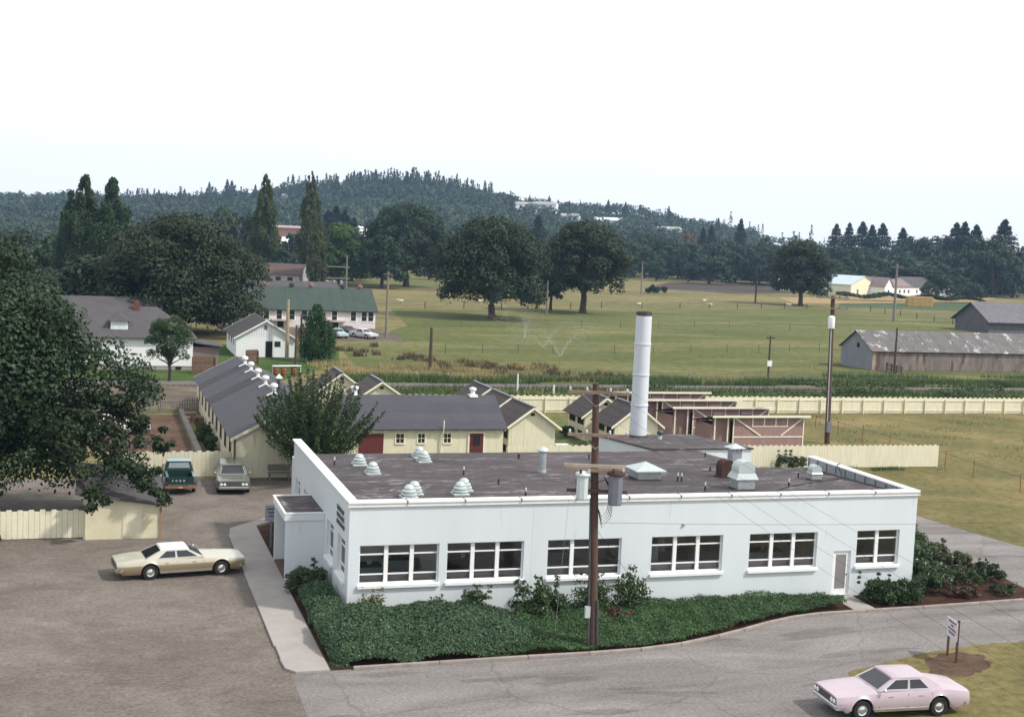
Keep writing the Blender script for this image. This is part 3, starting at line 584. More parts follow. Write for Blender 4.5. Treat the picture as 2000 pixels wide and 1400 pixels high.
def pipev(x, y, h, r, label):
    z = zroof(y); t = thing('vent_pipe', label, 'vent pipe', (x, y, z))
    MB().lathe((x, y, z-.02), [(r+.03, 0), (r+.03, .14), (r, .16), (r, h)], 16).build('pipe', GALV, t, True)
    MB().lathe((x, y, z+h-.06), [(r*1.5, 0), (r*1.65, .04), (r*1.3, .14), (.03, .24)], 16).build('cap', GALVL, t, True)
pipev(11.35, 8.9, 1.15, .19, 'tall round metal vent pipe with a wide cap on the middle of the roof')
ht = thing('roof_hatch', 'square metal roof vent with a white pyramid lid', 'roof vent', (15.9, 6.5, zroof(6.5))); hz = zroof(6.5)
MB().box(15.28, 16.52, 5.9, 7.1, hz-.04, hz+.06).build('base', SOOT, ht); MB().box(15.3, 16.5, 5.92, 7.08, hz+.062, hz+.48).build('box', GALV, ht, bevel=.01)
MB().add([(15.1, 5.72, hz+.45), (16.7, 5.72, hz+.45), (16.7, 7.28, hz+.45), (15.1, 7.28, hz+.45), (15.1, 5.72, hz+.51), (16.7, 5.72, hz+.51), (16.7, 7.28, hz+.51), (15.1, 7.28, hz+.51), (15.9, 6.5, hz+.86)],
         [(0, 3, 2, 1), (0, 1, 5, 4), (1, 2, 6, 5), (2, 3, 7, 6), (3, 0, 4, 7), (4, 5, 8), (5, 6, 8), (6, 7, 8), (7, 4, 8)]).build('lid', GALVL, ht)
def hoodfan(x, y, s, label, flare=True):
    z = zroof(y); t = thing('exhaust_fan', label, 'exhaust fan', (x, y, z))
    MB().box(x-.5*s, x+.5*s, y-.45*s, y+.45*s, z-.04, z+.04).build('base', SOOT, t); MB().box(x-.46*s, x+.46*s, y-.42*s, y+.42*s, z+.042, z+.52*s).build('box', GALV, t, bevel=.012)
    zz = z+.52*s+.01; pr = [(x-.60*s, zz), (x+.60*s, zz+.0), (x+.46*s, zz+.30*s), (x-.46*s, zz+.30*s)] if flare else [(x-.50*s, zz), (x+.50*s, zz), (x+.46*s, zz+.12*s), (x-.46*s, zz+.12*s)]
    mb = MB(); mb.hexa([(pr[0][0], y-.5*s, pr[0][1]), (pr[1][0], y-.5*s, pr[1][1]), (pr[1][0], y+.5*s, pr[1][1]), (pr[0][0], y+.5*s, pr[0][1])], [(pr[3][0], y-.40*s, pr[3][1]), (pr[2][0], y-.40*s, pr[2][1]), (pr[2][0], y+.40*s, pr[2][1]), (pr[3][0], y+.40*s, pr[3][1])])
    mb.build('flared_skirt', GALVL, t)
    zt = pr[2][1]+.012; n = 12; mb = MB(); arc = [(x+.44*s*math.cos(math.pi*k/n), zt+.16*s+.40*s*math.sin(math.pi*k/n)) for k in range(n+1)]; arc = [(x+.44*s, zt)]+arc+[(x-.44*s, zt)]
    m2 = len(arc); mb.add([(a, y-.38*s, b) for a, b in arc]+[(a, y+.38*s, b) for a, b in arc], [tuple(range(m2)), tuple(range(2*m2-1, m2-1, -1))]+[(i, i+m2, i+1+m2, i+1) for i in range(m2-1)]); mb.build('rounded_hood', GALVL, t, True)
hoodfan(19.35, 2.9, .98, 'large galvanised exhaust fan with a rounded hood near the front gutter'); hoodfan(24.65, 5.3, .62, 'small rounded exhaust fan near the right parapet', False)
rf = thing('round_fan', 'dark red round-topped fan housing behind the large galvanised exhaust fan', 'exhaust fan', (20.35, 6.6, zroof(6.6))); z = zroof(6.6)
mb = MB(); n = 12; arc = [(20.35+.38*math.cos(math.pi*k/n), z+.55+.36*math.sin(math.pi*k/n)) for k in range(n+1)]; arc = [(20.73, z+.02)]+arc+[(19.97, z+.02)]; m2 = len(arc)
mb.add([(a, 6.3, b) for a, b in arc]+[(a, 6.95, b) for a, b in arc], [tuple(range(m2)), tuple(range(2*m2-1, m2-1, -1))]+[(i, i+m2, i+1+m2, i+1) for i in range(m2-1)]); mb.build('housing', RUST, rf, True); MB().box(19.9, 20.8, 6.22, 7.02, z-.03, z+.05).build('base', SOOT, rf)
ds = thing('square_flue', 'square galvanised flue with a pyramid cap at the back roof edge', 'flue', (22.9, 10.6, zroof(10.6))); z = zroof(10.6)
MB().box(22.62, 23.18, 10.3, 10.9, z-.03, z+.84).build('shaft', GALV, ds, bevel=.01); mb = MB()
for sx in (-1, 1):
    for sy in (-1, 1): mb.box(22.9+sx*.25-.02, 22.9+sx*.25+.02, 10.6+sy*.25-.02, 10.6+sy*.25+.02, z+.842, z+.98)
mb.build('cap_post', STEEL, ds)
MB().add([(22.44, 10.14, z+.98), (23.36, 10.14, z+.98), (23.36, 11.06, z+.98), (22.44, 11.06, z+.98), (22.9, 10.6, z+1.22)], [(0, 3, 2, 1), (0, 1, 4), (1, 2, 4), (2, 3, 4), (3, 0, 4)]).build('cap', GALVL, ds)
for i, (px, py, wt, lb) in enumerate(((653, 908, 1, 'by the left parapet'), (905.5, 927, 1, 'left of the roof middle'), (973.5, 945.5, 0, 'dark, in the open middle of the roof'), (1013, 895, 0, 'thick and red, by the back edge'),
        (1150, 896, 0, 'dark, behind the utility pole'), (1026.5, 970, 1, 'right above the front gutter'), (1377, 892, 0, 'red, at the start of the white rear wall'), (1387, 920, 0, 'red, left of the red fan'),
        (1323.5, 939, 1, 'left one of a close pair'), (1331, 940, 1, 'right one of a close pair'), (1377, 958, 1, 'left of the large exhaust fan'), (1540.5, 951, 1, 'left of the small fan'), (1559, 932, 0, 'dark, behind the small fan'))):
    z = 4.3
    for _ in range(4): P_ = at(px, py, z); z = zroof(P_[1])
    t = thing('plumbing_vent', 'short plumbing vent stub '+lb, 'vent pipe', (P_[0], P_[1], z), 'short plumbing vents on the roof'); r = .07 if 'thick' in lb else .045
    MB().lathe((P_[0], P_[1], z-.02), [(r*1.25, 0), (r, .06), (r, .26)], 8).build('stub', RUST, t, True)
    if wt: MB().lathe((P_[0], P_[1], z+.241), [(r*.9, 0), (r*.9, .15), (r*.6, .17)], 8).build('tip', GALVL, t, True)
cb = MB().tube([(19.9, 1.0, zroof(1)+.03), (20.8, 2.2, zroof(2.2)+.03), (22.4, 3.4, zroof(3.4)+.03), (24.2, 4.4, zroof(4.4)+.03), (26.0, 5.2, zroof(5)+.05), (26.6, 5.9, 4.62), (26.72, 6.6, 5.0), (27.1, 6.9, 5.0)], [.025]*8, 6).build('roof_cable', SOOT)
tag(cb, 'black cable snaking over the roof and up the right parapet', 'cable')
# smokestack on the rear extension
def zext(y): return 4.17-.062*(y-16.8)
sx, sy = 22.95, 23.9; z0 = zext(sy); ch = thing('smokestack', 'tall white riveted steel smokestack with a sooty top', 'chimney', (sx, sy, z0))
MB().lathe((sx, sy, z0-.03), [(.66, 0), (.66, .07), (.60, .16)], 24).build('base_ring', SOOT, ch, True)
hs = [0.14, 2.05, 4.0, 5.95, 7.98]; top = (sx+.02, sy)
for i in range(4):
    r0, r1 = .545-.012*i, .545-.012*(i+1); sec = MB().lathe((sx, sy, z0), [(r0, hs[i]+.005), (r1, hs[i+1]-.25 if i == 3 else hs[i+1]-.005)], 28).build('section', CHIMW, ch, True)
    if i: MB().lathe((sx, sy, z0+hs[i]), [(r0, -.05), (r0+.035, -.045), (r0+.035, .045), (r0, .05)], 28).build('flange', CHIMW, sec)
sm, nt_, b_ = newmat('sooted_stack_top'); c_ = ramp(nt_, noise(nt_, 2.5, 6, .7, mapping=(2, 2, .5)), [(.35, (.03, .028, .028)), (.65, (.10, .095, .095))]); nt_.links.new(c_, b_.inputs['Base Color']); b_.inputs['Roughness'].default_value = .8
MB().lathe((sx, sy, z0), [(.497, 7.735), (.512, 7.98), (.46, 7.985), (.45, 7.2), (.05, 7.2)], 28).build('rim', sm, ch, True)
tv = thing('turbine_vent', 'small dark turbine vent on the rear roof beside the smokestack', 'roof vent', (23.9, 22.6, zext(22.6))); zt_ = zext(22.6)
MB().lathe((23.9, 22.6, zt_-.02), [(.17, 0), (.13, .08), (.13, .26)], 12).build('neck', GALV, tv, True); MB().lathe((23.9, 22.6, zt_+.25), [(.13, 0), (.21, .09), (.21, .2), (.12, .29), (.02, .31)], 14).build('turbine', STEEL, tv, True)
# ------------------------------------------------------------------ gabled sheds and houses
class Gable:
    def __init__(s, t, x0, x1, y0, y1, e, r, axis='y', oh=.3, og=.25, wm=CREAMB, sm=None, rm=SHROOF, th=.07, z0=0., ops=(), sops=()):
        s.t = t; s.b = (x0, x1, y0, y1); s.e, s.r, s.axis, s.oh, s.og, s.th = e, r, axis, oh, og, th
        sm = sm or wm
        if axis == 'y':
            s.c0, s.c1, s.l0, s.l1 = x0, x1, y0, y1; P = lambda c, l, z: (c, l, z)
        else: s.c0, s.c1, s.l0, s.l1 = y0, y1, x0, x1; P = lambda c, l, z: (l, c, z)
        s.P = P; m = (s.c0+s.c1)/2; s.m = m; k = .1
        for la, lb in ((s.l0, s.l0+k), (s.l1-k, s.l1)):
            poly = [(s.c0, z0), (s.c1, z0), (s.c1, e), (m, r), (s.c0, e)]
            MB().add([P(c, la, z) for c, z in poly]+[P(c, lb, z) for c, z in poly], [tuple(range(5)), tuple(range(9, 4, -1))]+[(i, 5+i, 5+(i+1) % 5, (i+1) % 5) for i in range(5)]).build('end_wall', wm, t)
        for ca, cb in ((s.c0, s.c0+k), (s.c1-k, s.c1)):
            q = [P(ca, s.l0+k+.002, z0), P(cb, s.l0+k+.002, z0), P(cb, s.l1-k-.002, z0), P(ca, s.l1-k-.002, z0)]; MB().hexa(q, [(x, y, e-.03) for x, y, _ in q]).build('side_wall', sm, t)
        s.roofs = [s.piece(sd, 0, 1, 0, 1, 0, rm, 'roof_slope', t) for sd in (0, 1)]
    def pt(s, sd, f, g, lift):
        c0 = s.c0 if sd == 0 else s.c1; sg = -1 if sd == 0 else 1; half = abs(s.m-c0); sl = (s.r-s.e)/half
        c = (c0+sg*s.oh)+(s.m-(c0+sg*s.oh))*g; z = s.r-abs(c-s.m)*sl+lift; l = (s.l0-s.og)+(s.l1-s.l0+2*s.og)*f; return s.P(c, l, z)
    def piece(s, sd, f0, f1, g0, g1, lift, mat, name, parent, th=None):
        th = th or s.th; c = [(f0, g0), (f1, g0), (f1, g1), (f0, g1)]
        return MB().hexa([s.pt(sd, f, g, lift+.004) for f, g in c], [s.pt(sd, f, g, lift+th) for f, g in c]).build(name, mat, parent)
    def barge(s, mat, ends=(0, 1), w=.16):
        L = s.l1-s.l0+2*s.og
        for en in ends:
            for sd in (0, 1):
                f0, f1 = ((-.05/L, -.004/L) if en == 0 else (1+.004/L, 1+.05/L)); a = [s.pt(sd, f, g, -.10) for f, g in ((f0, 0), (f1, 0), (f1, 1), (f0, 1))]; b = [s.pt(sd, f, g, s.th+.02) for f, g in ((f0, 0), (f1, 0), (f1, 1), (f0, 1))]
                MB().hexa(a, b).build('bargeboard', mat, s.t)
    def shingles(s, mat, rows=7, sides=(0, 1)):
        for sd in sides:
            for i in range(rows): s.piece(sd, 0, 1, i/rows-(.01 if i else .012), (i+1)/rows+.0, s.th+.004+.0, mat, 'shingle_course', s.roofs[sd], .035 if i % 2 else .022)
def winx(t, x0, x1, z0, z1, y, frame=CREAMT, pane=GLASSD, bars=(1, 1), fw=.07, proud=.04):
    """framed window on a wall facing -y at plane y"""
    f = MB(); f.box(x0-fw, x0, y-proud, y-.002, z0-fw, z1+fw); f.box(x1, x1+fw, y-proud, y-.002, z0-fw, z1+fw); f.box(x0, x1, y-proud, y-.002, z1, z1+fw); f.box(x0-.03, x1+.03, y-proud-.03, y-.002, z0-fw, z0)
    for i in range(1, bars[0]): xx = x0+(x1-x0)*i/bars[0]; f.box(xx-.016, xx+.016, y-.03, y-.008, z0, z1)
    for i in range(1, bars[1]): zz = z0+(z1-z0)*i/bars[1]; f.box(x0, x1, y-.027, y-.009, zz-.016, zz+.016)
    o = f.build('window', frame, t)
    MB().box(x0, x1, y-.008, y-.003, z0, z1).build('pane', pane, o); return o
# long shed with a charcoal roof and white ridge vents
t = thing('long_shed', 'long cream shed with a charcoal roof and five white ridge ventilators', 'shed', (1.85, 31.4, 0))
g = Gable(t, -1.55, 5.25, 31.4, 65.5, 2.65, 4.42, 'y', .32, .25, CREAMB, CREAMS); g.barge(CREAMT)
for f0, f1, m in ((.0, .47, SHROOF), (.47, .565, SHROOFD), (.565, .745, SHROOF), (.745, .83, SHROOFD), (.83, 1., SHROOF)):
    for sd in (0, 1): g.piece(sd, f0+.001, f1-.001, -.004, 1, g.th+.003+(.006 if m is SHROOFD else 0), m, 'roofing_strip', g.roofs[sd], .012)
for i in range(9):
    y = 33.6+i*3.5; wv = MB().box(-1.60, -1.556, y, y+1.1, 1.0, 2.1).build('window', GREYW, t); MB().box(-1.606, -1.601, y+.08, y+1.02, 1.08, 2.02).build('pane', GLASSD, wv)
MB().box(-1.62, -1.49, 31.33, 31.398, 0, 2.6).build('corner_board', M('brown_corner_board', (.16, .09, .06), .8, .2), t)
for i, (y, l) in enumerate(((58.6, 'farthest'), (54.0, 'second farthest'), (49., 'middle'), (44.2, 'second nearest'), (39.3, 'nearest'))):
    v = thing('ridge_ventilator', l+' white T-shaped ventilator on the long shed ridge', 'roof vent', (1.85, y, 4.5), 'white ventilators along the shed ridge')
    mb = MB(); zz = 4.52
    for s_ in (-1, 1): mb.beam((1.85, y, zz+.03), (1.85+s_*.5, y, zz-.21), .32, .05)
    mb.build('saddle', GALVL if 0 else TRIMW, v); MB().lathe((1.85, y, zz), [(.15, 0), (.12, .08), (.12, .42)], 12).build('neck', TRIMW, v, True)
    MB().lathe((1.85, y, zz+.38), [(.22, 0), (.27, .04), (.25, .2), (.15, .26), (.03, .29)], 14).build('cap', TRIMW, v, True)
fl = thing('stove_pipe', 'thin dark stove pipe with a white cone cap on the long shed roof', 'stove pipe', (2.45, 41.4, 4.3)); MB().lathe((2.45, 41.4, 4.2), [(.1, 0), (.1, 1.15)], 10).build('pipe', STEEL, fl, True); MB().lathe((2.45, 41.4, 5.3), [(.26, 0), (.02, .3)], 12).build('cap', TRIMW, fl, True)
# low cream workshop with red doors
t = thing('workshop', 'low cream workshop with a charcoal roof, red doors and small windows', 'workshop', (12.5, 36.4, 0))
g = Gable(t, 6.2, 17.9, 36.4, 42.8, 2.5, 4.30, 'x', .34, .22, CREAMB, CREAMB)
for i in range(4):
    for sd in (0, 1): g.piece(sd, 0, 1, i/4-(.008 if i else .006), (i+1)/4, g.th+.003, SHROOF if i % 2 else M('charcoal_roofing_b', (.055, .056, .070), .85, .12, .8, .3, 60), 'roofing_strip', g.roofs[sd], .012 if i % 2 else .02)
for a, b in ((10.05, 10.6), (11.62, 12.1), (13.5, 14.0)): winx(t, a, b, 1.38, 2.02, 36.4, CREAMT, GLASSD, (2, 2), .1)
dd = MB().box(15.38, 16.4, 36.34, 36.396, .02, 2.04).build('door', DARKRED, t); MB().box(15.62, 16.16, 36.33, 36.338, 1.15, 1.85).build('pane', GLASSD, dd)
fr = MB(); fr.box(15.26, 15.376, 36.32, 36.397, 0, 2.16); fr.box(16.404, 16.52, 36.32, 36.397, 0, 2.16); fr.box(15.378, 16.402, 36.32, 36.397, 2.044, 2.16); fr.build('door_frame', CREAMT, t)
MB().box(7.4, 9.14, 36.34, 36.396, .02, 2.05).build('double_door', DARKRED, t)
for i in range(13): MB().box(6.5+i*.9, 6.58+i*.9, 36.08, 36.398, 2.27, 2.40).build('rafter_tail', CREAMT, t)
MB().tube([(13.25, 36.3, .2), (13.25, 36.3, 1.9), (13.38, 36.1, 2.2), (13.38, 36.02, 3.0)], [.05]*4, 8).build('flue_pipe', CREAMT, t, True)
rvt = thing('workshop_ventilator', 'white round ventilator on the right end of the workshop ridge', 'roof vent', (16.4, 39.6, 4.35)); MB().box(16.1, 16.7, 39.2, 39.9, 4.25, 4.43).build('base', TRIMW, rvt); MB().lathe((16.4, 39.55, 4.43), [(.17, 0), (.17, .35)], 12).build('neck', TRIMW, rvt, True); MB().lathe((16.4, 39.55, 4.74), [(.26, 0), (.27, .15), (.05, .24)], 12).build('cap', TRIMW, rvt, True)
rv2 = thing('workshop_ventilator', 'white ventilator half hidden by plum branches on the workshop roof', 'roof vent', (7.6, 39.6, 4.35)); MB().lathe((7.6, 39.55, 4.33), [(.22, 0), (.2, .5)], 12).build('neck', TRIMW, rv2, True); MB().lathe((7.6, 39.55, 4.8), [(.3, 0), (.3, .15), (.05, .22)], 12).build('cap', TRIMW, rv2, True)
# small cream animal sheds
def small_shed(x0, x1, y0, y1, e, r, label, door=True):
    t = thing('animal_shed', label, 'shed', ((x0+x1)/2, y0, 0), 'small cream animal sheds')
    g = Gable(t, x0, x1, y0, y1, e, r, 'y', .42, .32, CREAMB, CREAMS, SHINGLE, .06); g.barge(CREAMT); g.shingles(SHINGLE, 8)
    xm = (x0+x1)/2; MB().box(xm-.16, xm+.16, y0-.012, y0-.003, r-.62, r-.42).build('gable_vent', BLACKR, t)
    if door:
        f = MB(); f.box(x0+.25, x0+.29, y0-.02, y0-.002, .05, e-.05); f.box(x0+1.2, x0+1.24, y0-.02, y0-.002, .05, e-.05); f.build('door_batten', CREAMT, t)
    n = 2; L = (y1-y0)/n
    for i in range(n):
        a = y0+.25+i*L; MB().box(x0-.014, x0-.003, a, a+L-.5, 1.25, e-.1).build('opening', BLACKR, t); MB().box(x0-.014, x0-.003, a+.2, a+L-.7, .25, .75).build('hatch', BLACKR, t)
    MB().beam((xm, y0-.4, r+.09), (xm, y1+.3, r+.09), .22, .05).build('ridge_cap', GREYTR, t); return t
small_shed(18.95, 22.55, 38.4, 43.0, 2.33, 3.62, 'nearest of three cream gabled sheds right of the workshop'); small_shed(18.95, 22.5, 43.9, 48.4, 2.4, 3.68, 'middle of three cream gabled sheds right of the workshop', False); small_shed(18.9, 22.5, 49.5, 54.0, 2.4, 3.7, 'farthest of three cream gabled sheds right of the workshop', False)
small_shed(28.0, 31.6, 40.0, 43.8, 2.2, 3.55, 'cream gabled shed partly behind the smokestack'); small_shed(27.5, 31.0, 45.2, 49.0, 2.2, 3.5, 'cream gabled shed behind the one by the smokestack', False)
small_shed(11.1, 14.7, 55.2, 59.6, 2.3, 3.5, 'cream gabled shed rising behind the workshop roof'); small_shed(8.9, 12.3, 61.2, 65.4, 2.3, 3.55, 'cream gabled shed behind the top of the plum tree')
# pink-boarded open sheds with cream framing
for i, (y, x0, x1, nm) in enumerate(((41.5, 37.1, 45.3, 'nearest'), (46.7, 36.0, 44.9, 'second nearest'), (51.7, 35.4, 44.4, 'third'), (56.9, 34.8, 43.9, 'farthest'))):
    t = thing('pink_shed', nm+' of four dusty pink sheds with cream framing and flat lean-to roof', 'shed', ((x0+x1)/2, y, 0), 'row of dusty pink sheds'); zf = 2.52; xs = x0+1.75
    MB().box(xs, x1, y, y+.08, 0, zf).build('front_wall', PINK, t); MB().box(x1-.08, x1, y+.082, y+3.4, 0, 1.8).build('side_wall', PINK, t); MB().box(x0+.1, x1, y+3.402, y+3.48, 0, 1.72).build('back_wall', PINK, t); MB().box(x0+.1, x0+.18, y+.40, y+3.4, 0, 1.8).build('side_wall', PINK, t)
    MB().box(x0+.182, xs-.004, y+.45, y+.5, 0, 2.36).build('inner_wall', PINK, t)
    MB().hexa([(x0-.25, y-.35, zf+.002), (x1+.35, y-.35, zf+.002), (x1+.35, y+3.7, 1.72), (x0-.25, y+3.7, 1.72)], [(x0-.25, y-.35, zf+.07), (x1+.35, y-.35, zf+.07), (x1+.35, y+3.7, 1.79), (x0-.25, y+3.7, 1.79)]).build('roof', SHROOF, t)
    MB().box(x0-.28, x1+.38, y-.40, y-.352, zf-.05, zf+.13).build('fascia', CREAMT, t)
    tb = lambda a, b, w=.10: MB().beam((a[0], y-.018, a[1]), (b[0], y-.018, b[1]), w, .03, (0, 1, 0)) if 0 else MB().beam((a[0], y-.02, a[1]), (b[0], y-.02, b[1]), .03, w)
    for a, b in (((xs+.05, 0), (xs+.05, zf)), ((x1-.05, 0), (x1-.05, zf))): MB().box(a[0]-.05, a[0]+.05, y-.04, y-.004, 0, zf-.055).build('frame_post', CREAMT, t)
    MB().box(xs+.105, x1-.105, y-.034, y-.004, .80, .90).build('frame_rail', CREAMT, t)
    bx0, bx1 = xs+1.75, x1-1.55
    for xx in np.linspace(bx0, bx1, 4): MB().box(xx-.05, xx+.05, y-.034, y-.004, 1.75, zf-.056).build('frame_post', CREAMT, t)
    MB().box(bx0-.05, bx1+.05, y-.036, y-.005, 1.68, 1.748).build('frame_rail', CREAMT, t)
    for a, b in (((xs+.15, 2.40), (bx0+.75, .95)), ((x1-.15, 2.40), (bx1-.55, .95))): MB().beam((a[0], y-.05, a[1]), (b[0], y-.05, b[1]), .03, .11, (0, 0, 1)).build('brace', CREAMT, t)
    if i:
        xsw = np.linspace(bx0, bx1, 4)
        for k in (0, 2):
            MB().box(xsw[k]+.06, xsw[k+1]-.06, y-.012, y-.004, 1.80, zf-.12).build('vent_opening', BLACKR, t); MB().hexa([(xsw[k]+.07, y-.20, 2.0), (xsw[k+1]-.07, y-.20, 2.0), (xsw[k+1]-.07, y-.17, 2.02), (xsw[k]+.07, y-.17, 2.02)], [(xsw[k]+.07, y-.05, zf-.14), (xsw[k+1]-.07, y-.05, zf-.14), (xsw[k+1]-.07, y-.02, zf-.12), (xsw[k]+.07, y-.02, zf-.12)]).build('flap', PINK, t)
    for xx in (x0+.14, xs-.45): MB().box(xx-.05, xx+.05, y-.03, y+.05, 0, zf-.06).build('post', CREAMT, t)
# ------------------------------------------------------------------ board fences
def board_fence(name, label, a, b, h, bw, mat, parts=True, back=True, alt=.07, gap=.006, posts=2.4, post_side=-1, rails=(.35, 1.25), group='cream board fences'):
    a, b = np.array(a, float), np.array(b, float); L = np.linalg.norm(b-a); d = (b-a)/L; nrm = np.array([-d[1], d[0]]); t = thing(name, label, 'fence', (a[0], a[1], 0), group)
    rng = random.Random(len(label)); n = int(L/bw); allb = MB()
    for i in range(n):
        u0, u1 = i*L/n+gap, (i+1)*L/n-gap; hh = h+(alt if i % 2 else 0)+rng.uniform(-.015, .015); w = .022; lean = rng.uniform(-.006, .006)
        q = [a+d*u0-nrm*w/2, a+d*u1-nrm*w/2, a+d*u1+nrm*w/2, a+d*u0+nrm*w/2]; mb = MB() if parts else allb
        mb.hexa([(*p, .03+rng.uniform(0, .02)) for p in q], [(*(p+nrm*lean), hh) for p in q])
        if parts: mb.build('board', mat, t)
    if not parts: kind(allb.build('board', mat, t), 'stuff')
    for z in rails:
        p0, p1 = a+nrm*post_side*.04, b+nrm*post_side*.04; MB().beam((*p0, z), (*p1, z), .045, .09).build('rail', mat, t)
    m = max(1, int(L/posts))
    for i in range(m+1):
        p = a+d*(L*i/m)+nrm*post_side*.115; MB().box(p[0]-.055, p[0]+.055, p[1]-.055, p[1]+.055, 0, h-.12).build('post', mat, t)
    return t
board_fence('board_fence', 'very long cream board fence with scalloped top along the railway', (15.2, 61.5), (100., 61.3), 1.58, .30, CREAM, False, alt=.09, posts=2.36, rails=(.30, 1.30))
board_fence('board_fence', 'tall cream board fence behind the right end of the laboratory', (30.8, 32.4), (51.4, 31.9), 1.66, .215, CREAM, True, post_side=1)
board_fence('board_fence', 'cream board fence stretch in front of the animal sheds', (18.2, 36.2), (30.6, 36.0), 1.12, .24, CREAM, True, post_side=1, rails=(.3, .9))
board_fence('board_fence', 'cream board fence and gate behind the green pickup', (-9.4, 31.9), (-1.7, 31.9), 1.62, .26, CREAM, True, post_side=1)
board_fence('board_fence', 'cream board fence at the far left below the big oak', (-17., 15.9), (-10.46, 15.95), 1.42, .255, CREAM, True, post_side=1, rails=(.3, 1.1))
board_fence('board_fence', 'grey weathered picket fence beyond the dirt plot', (-11., 60.4), (-1.7, 61.6), 1.25, .2, GREYW, True, gap=.045, post_side=-1, rails=(.3, 1.0), group='weathered fences')
board_fence('plank_screen', 'brown plank screen beside the white house', (-.3, 91.6), (2.2, 92.6), 1.85, .30, WOODB, True, alt=.03, group='weathered fences')
board_fence('plank_screen', 'short brown plank screen in front of the white garage', (6.5, 102.), (8.0, 102.8), 1.7, .3, WOODB, True, alt=.02, group='weathered fences')
# lean-to shed under the oak
t = thing('lean_to_shed', 'low cream lean-to shed with grey roof under the big oak', 'shed', (-8.6, 15.6, 0))
MB().hexa([(-10.4, 15.5, 0), (-6.75, 15.5, 0), (-6.75, 15.6, 0), (-10.4, 15.6, 0)], [(-10.4, 15.5, 2.25), (-6.75, 15.5, 1.68), (-6.75, 15.6, 1.68), (-10.4, 15.6, 2.25)]).build('front_wall', CREAMH, t)
MB().hexa([(-6.85, 15.602, 0), (-6.75, 15.602, 0), (-6.75, 24., 0), (-6.85, 24., 0)], [(-6.85, 15.602, 1.66), (-6.75, 15.602, 1.64), (-6.75, 24., 1.64), (-6.85, 24., 1.66)]).build('side_wall', CREAMS, t)
MB().hexa([(-10.9, 15.25, 2.34), (-6.45, 15.25, 1.66), (-6.45, 24.3, 1.66), (-10.9, 24.3, 2.34)], [(-10.9, 15.25, 2.41), (-6.45, 15.25, 1.73), (-6.45, 24.3, 1.73), (-10.9, 24.3, 2.41)]).build('roof', GREYROOF, t)
MB().box(-10.5, -10.4, 15.6, 24., 0, 2.25).build('side_wall', CREAMS, t)
hd = MB(); hd.box(-8.6, -8.56, 15.47, 15.497, .12, 1.5); hd.box(-7.72, -7.68, 15.47, 15.497, .12, 1.5); hd.box(-8.558, -7.722, 15.47, 15.497, .12, .16); hd.build('hatch_frame', CREAMT, t)
MB().box(-8.555, -7.725, 15.48, 15.498, .17, 1.5).build('hatch', CREAMB, t); MB().box(-6.80, -6.70, 15.42, 15.498, 0, 1.6).build('corner_post', M('tan_corner_post', (.3, .2, .11), .8, .2), t)
# ------------------------------------------------------------------ houses beyond the railway
def hip_roof(t, x0, x1, y0, y1, e, r, inset, oh, mat, th=.1):
    X0, X1, Y0, Y1 = x0-oh, x1+oh, y0-oh, y1+oh; ym = (y0+y1)/2; v = [(X0, Y0, e), (X1, Y0, e), (X1, Y1, e), (X0, Y1, e), (X0+inset, ym, r), (X1-inset, ym, r)]
    v2 = [(x, y, z-th) for x, y, z in v[:4]]; return MB().add(v+v2, [(0, 1, 5, 4), (1, 2, 5), (2, 3, 4, 5), (3, 0, 4), (9, 8, 7, 6), (0, 6, 7, 1), (1, 7, 8, 2), (2, 8, 9, 3), (3, 9, 6, 0)]).build('roof', mat, t)
t = thing('white_house', 'white bungalow with a grey hipped roof and small dormer across the tracks', 'house', (-7, 95.5, 0))
MB().box(-16, 0., 95.0, 106, .45, 3.55).build('wall', HOUSEW, t); MB().box(-15.95, -.05, 95.05, 105.95, 0, .449).build('foundation', CONC, t); rf_ = hip_roof(t, -16, 0., 95., 106., 3.55, 6.6, 4.2, .5, GREYROOF)
MB().box(-6.2, -5.6, 99.6, 100.2, 5.4, 7.25).build('chimney', M('chimney_brick', (.13, .05, .04), .9, .2, 4.), rf_)
dm = MB().box(-8.7, -6.9, 96.0, 98.6, 4.1, 5.25).build('dormer', HOUSEW, t); MB().add([(-9., 95.7, 5.22), (-6.6, 95.7, 5.22), (-6.6, 99.5, 5.3), (-9., 99.5, 5.3), (-7.8, 96.6, 5.95), (-7.8, 99.6, 6.0)], [(0, 1, 4), (1, 2, 5, 4), (2, 3, 5), (3, 0, 4, 5), (3, 2, 1, 0)]).build('dormer_roof', GREYROOF, dm)
for a in (-8.5, -7.75): MB().box(a, a+.65, 95.96, 95.996, 4.3, 5.1).build('dormer_window', M('pale_curtain', (.62, .66, .68), .6, .05), dm)
for x in (-14, -11.6): winx(t, x, x+.9, 1.5, 2.9, 95., TRIMW, GLASSD, (1, 2))
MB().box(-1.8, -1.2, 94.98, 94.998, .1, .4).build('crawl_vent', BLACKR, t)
MB().box(.002, 3.0, 97.5, 102.5, 0, 2.4).build('annexe', BROWNP, t); MB().hexa([(-.3, 97., 2.9), (3.5, 97., 2.42), (3.5, 103, 2.42), (-.3, 103, 2.9)], [(-.3, 97., 3.0), (3.5, 97., 2.52), (3.5, 103, 2.52), (-.3, 103, 3.0)]).build('annexe_roof', GREYROOF, t)
t = thing('long_roofed_house', 'long dark roofed building glimpsed behind the left oaks', 'house', (-12, 133, 0)); Gable(t, -30, -2, 132, 141, 3.2, 5.6, 'x', .4, .4, HOUSEW, HOUSEW, GREYROOF, .1)
t = thing('white_garage', 'white gabled garage with a dark doorway across the tracks', 'garage', (9.9, 111.4, 0))
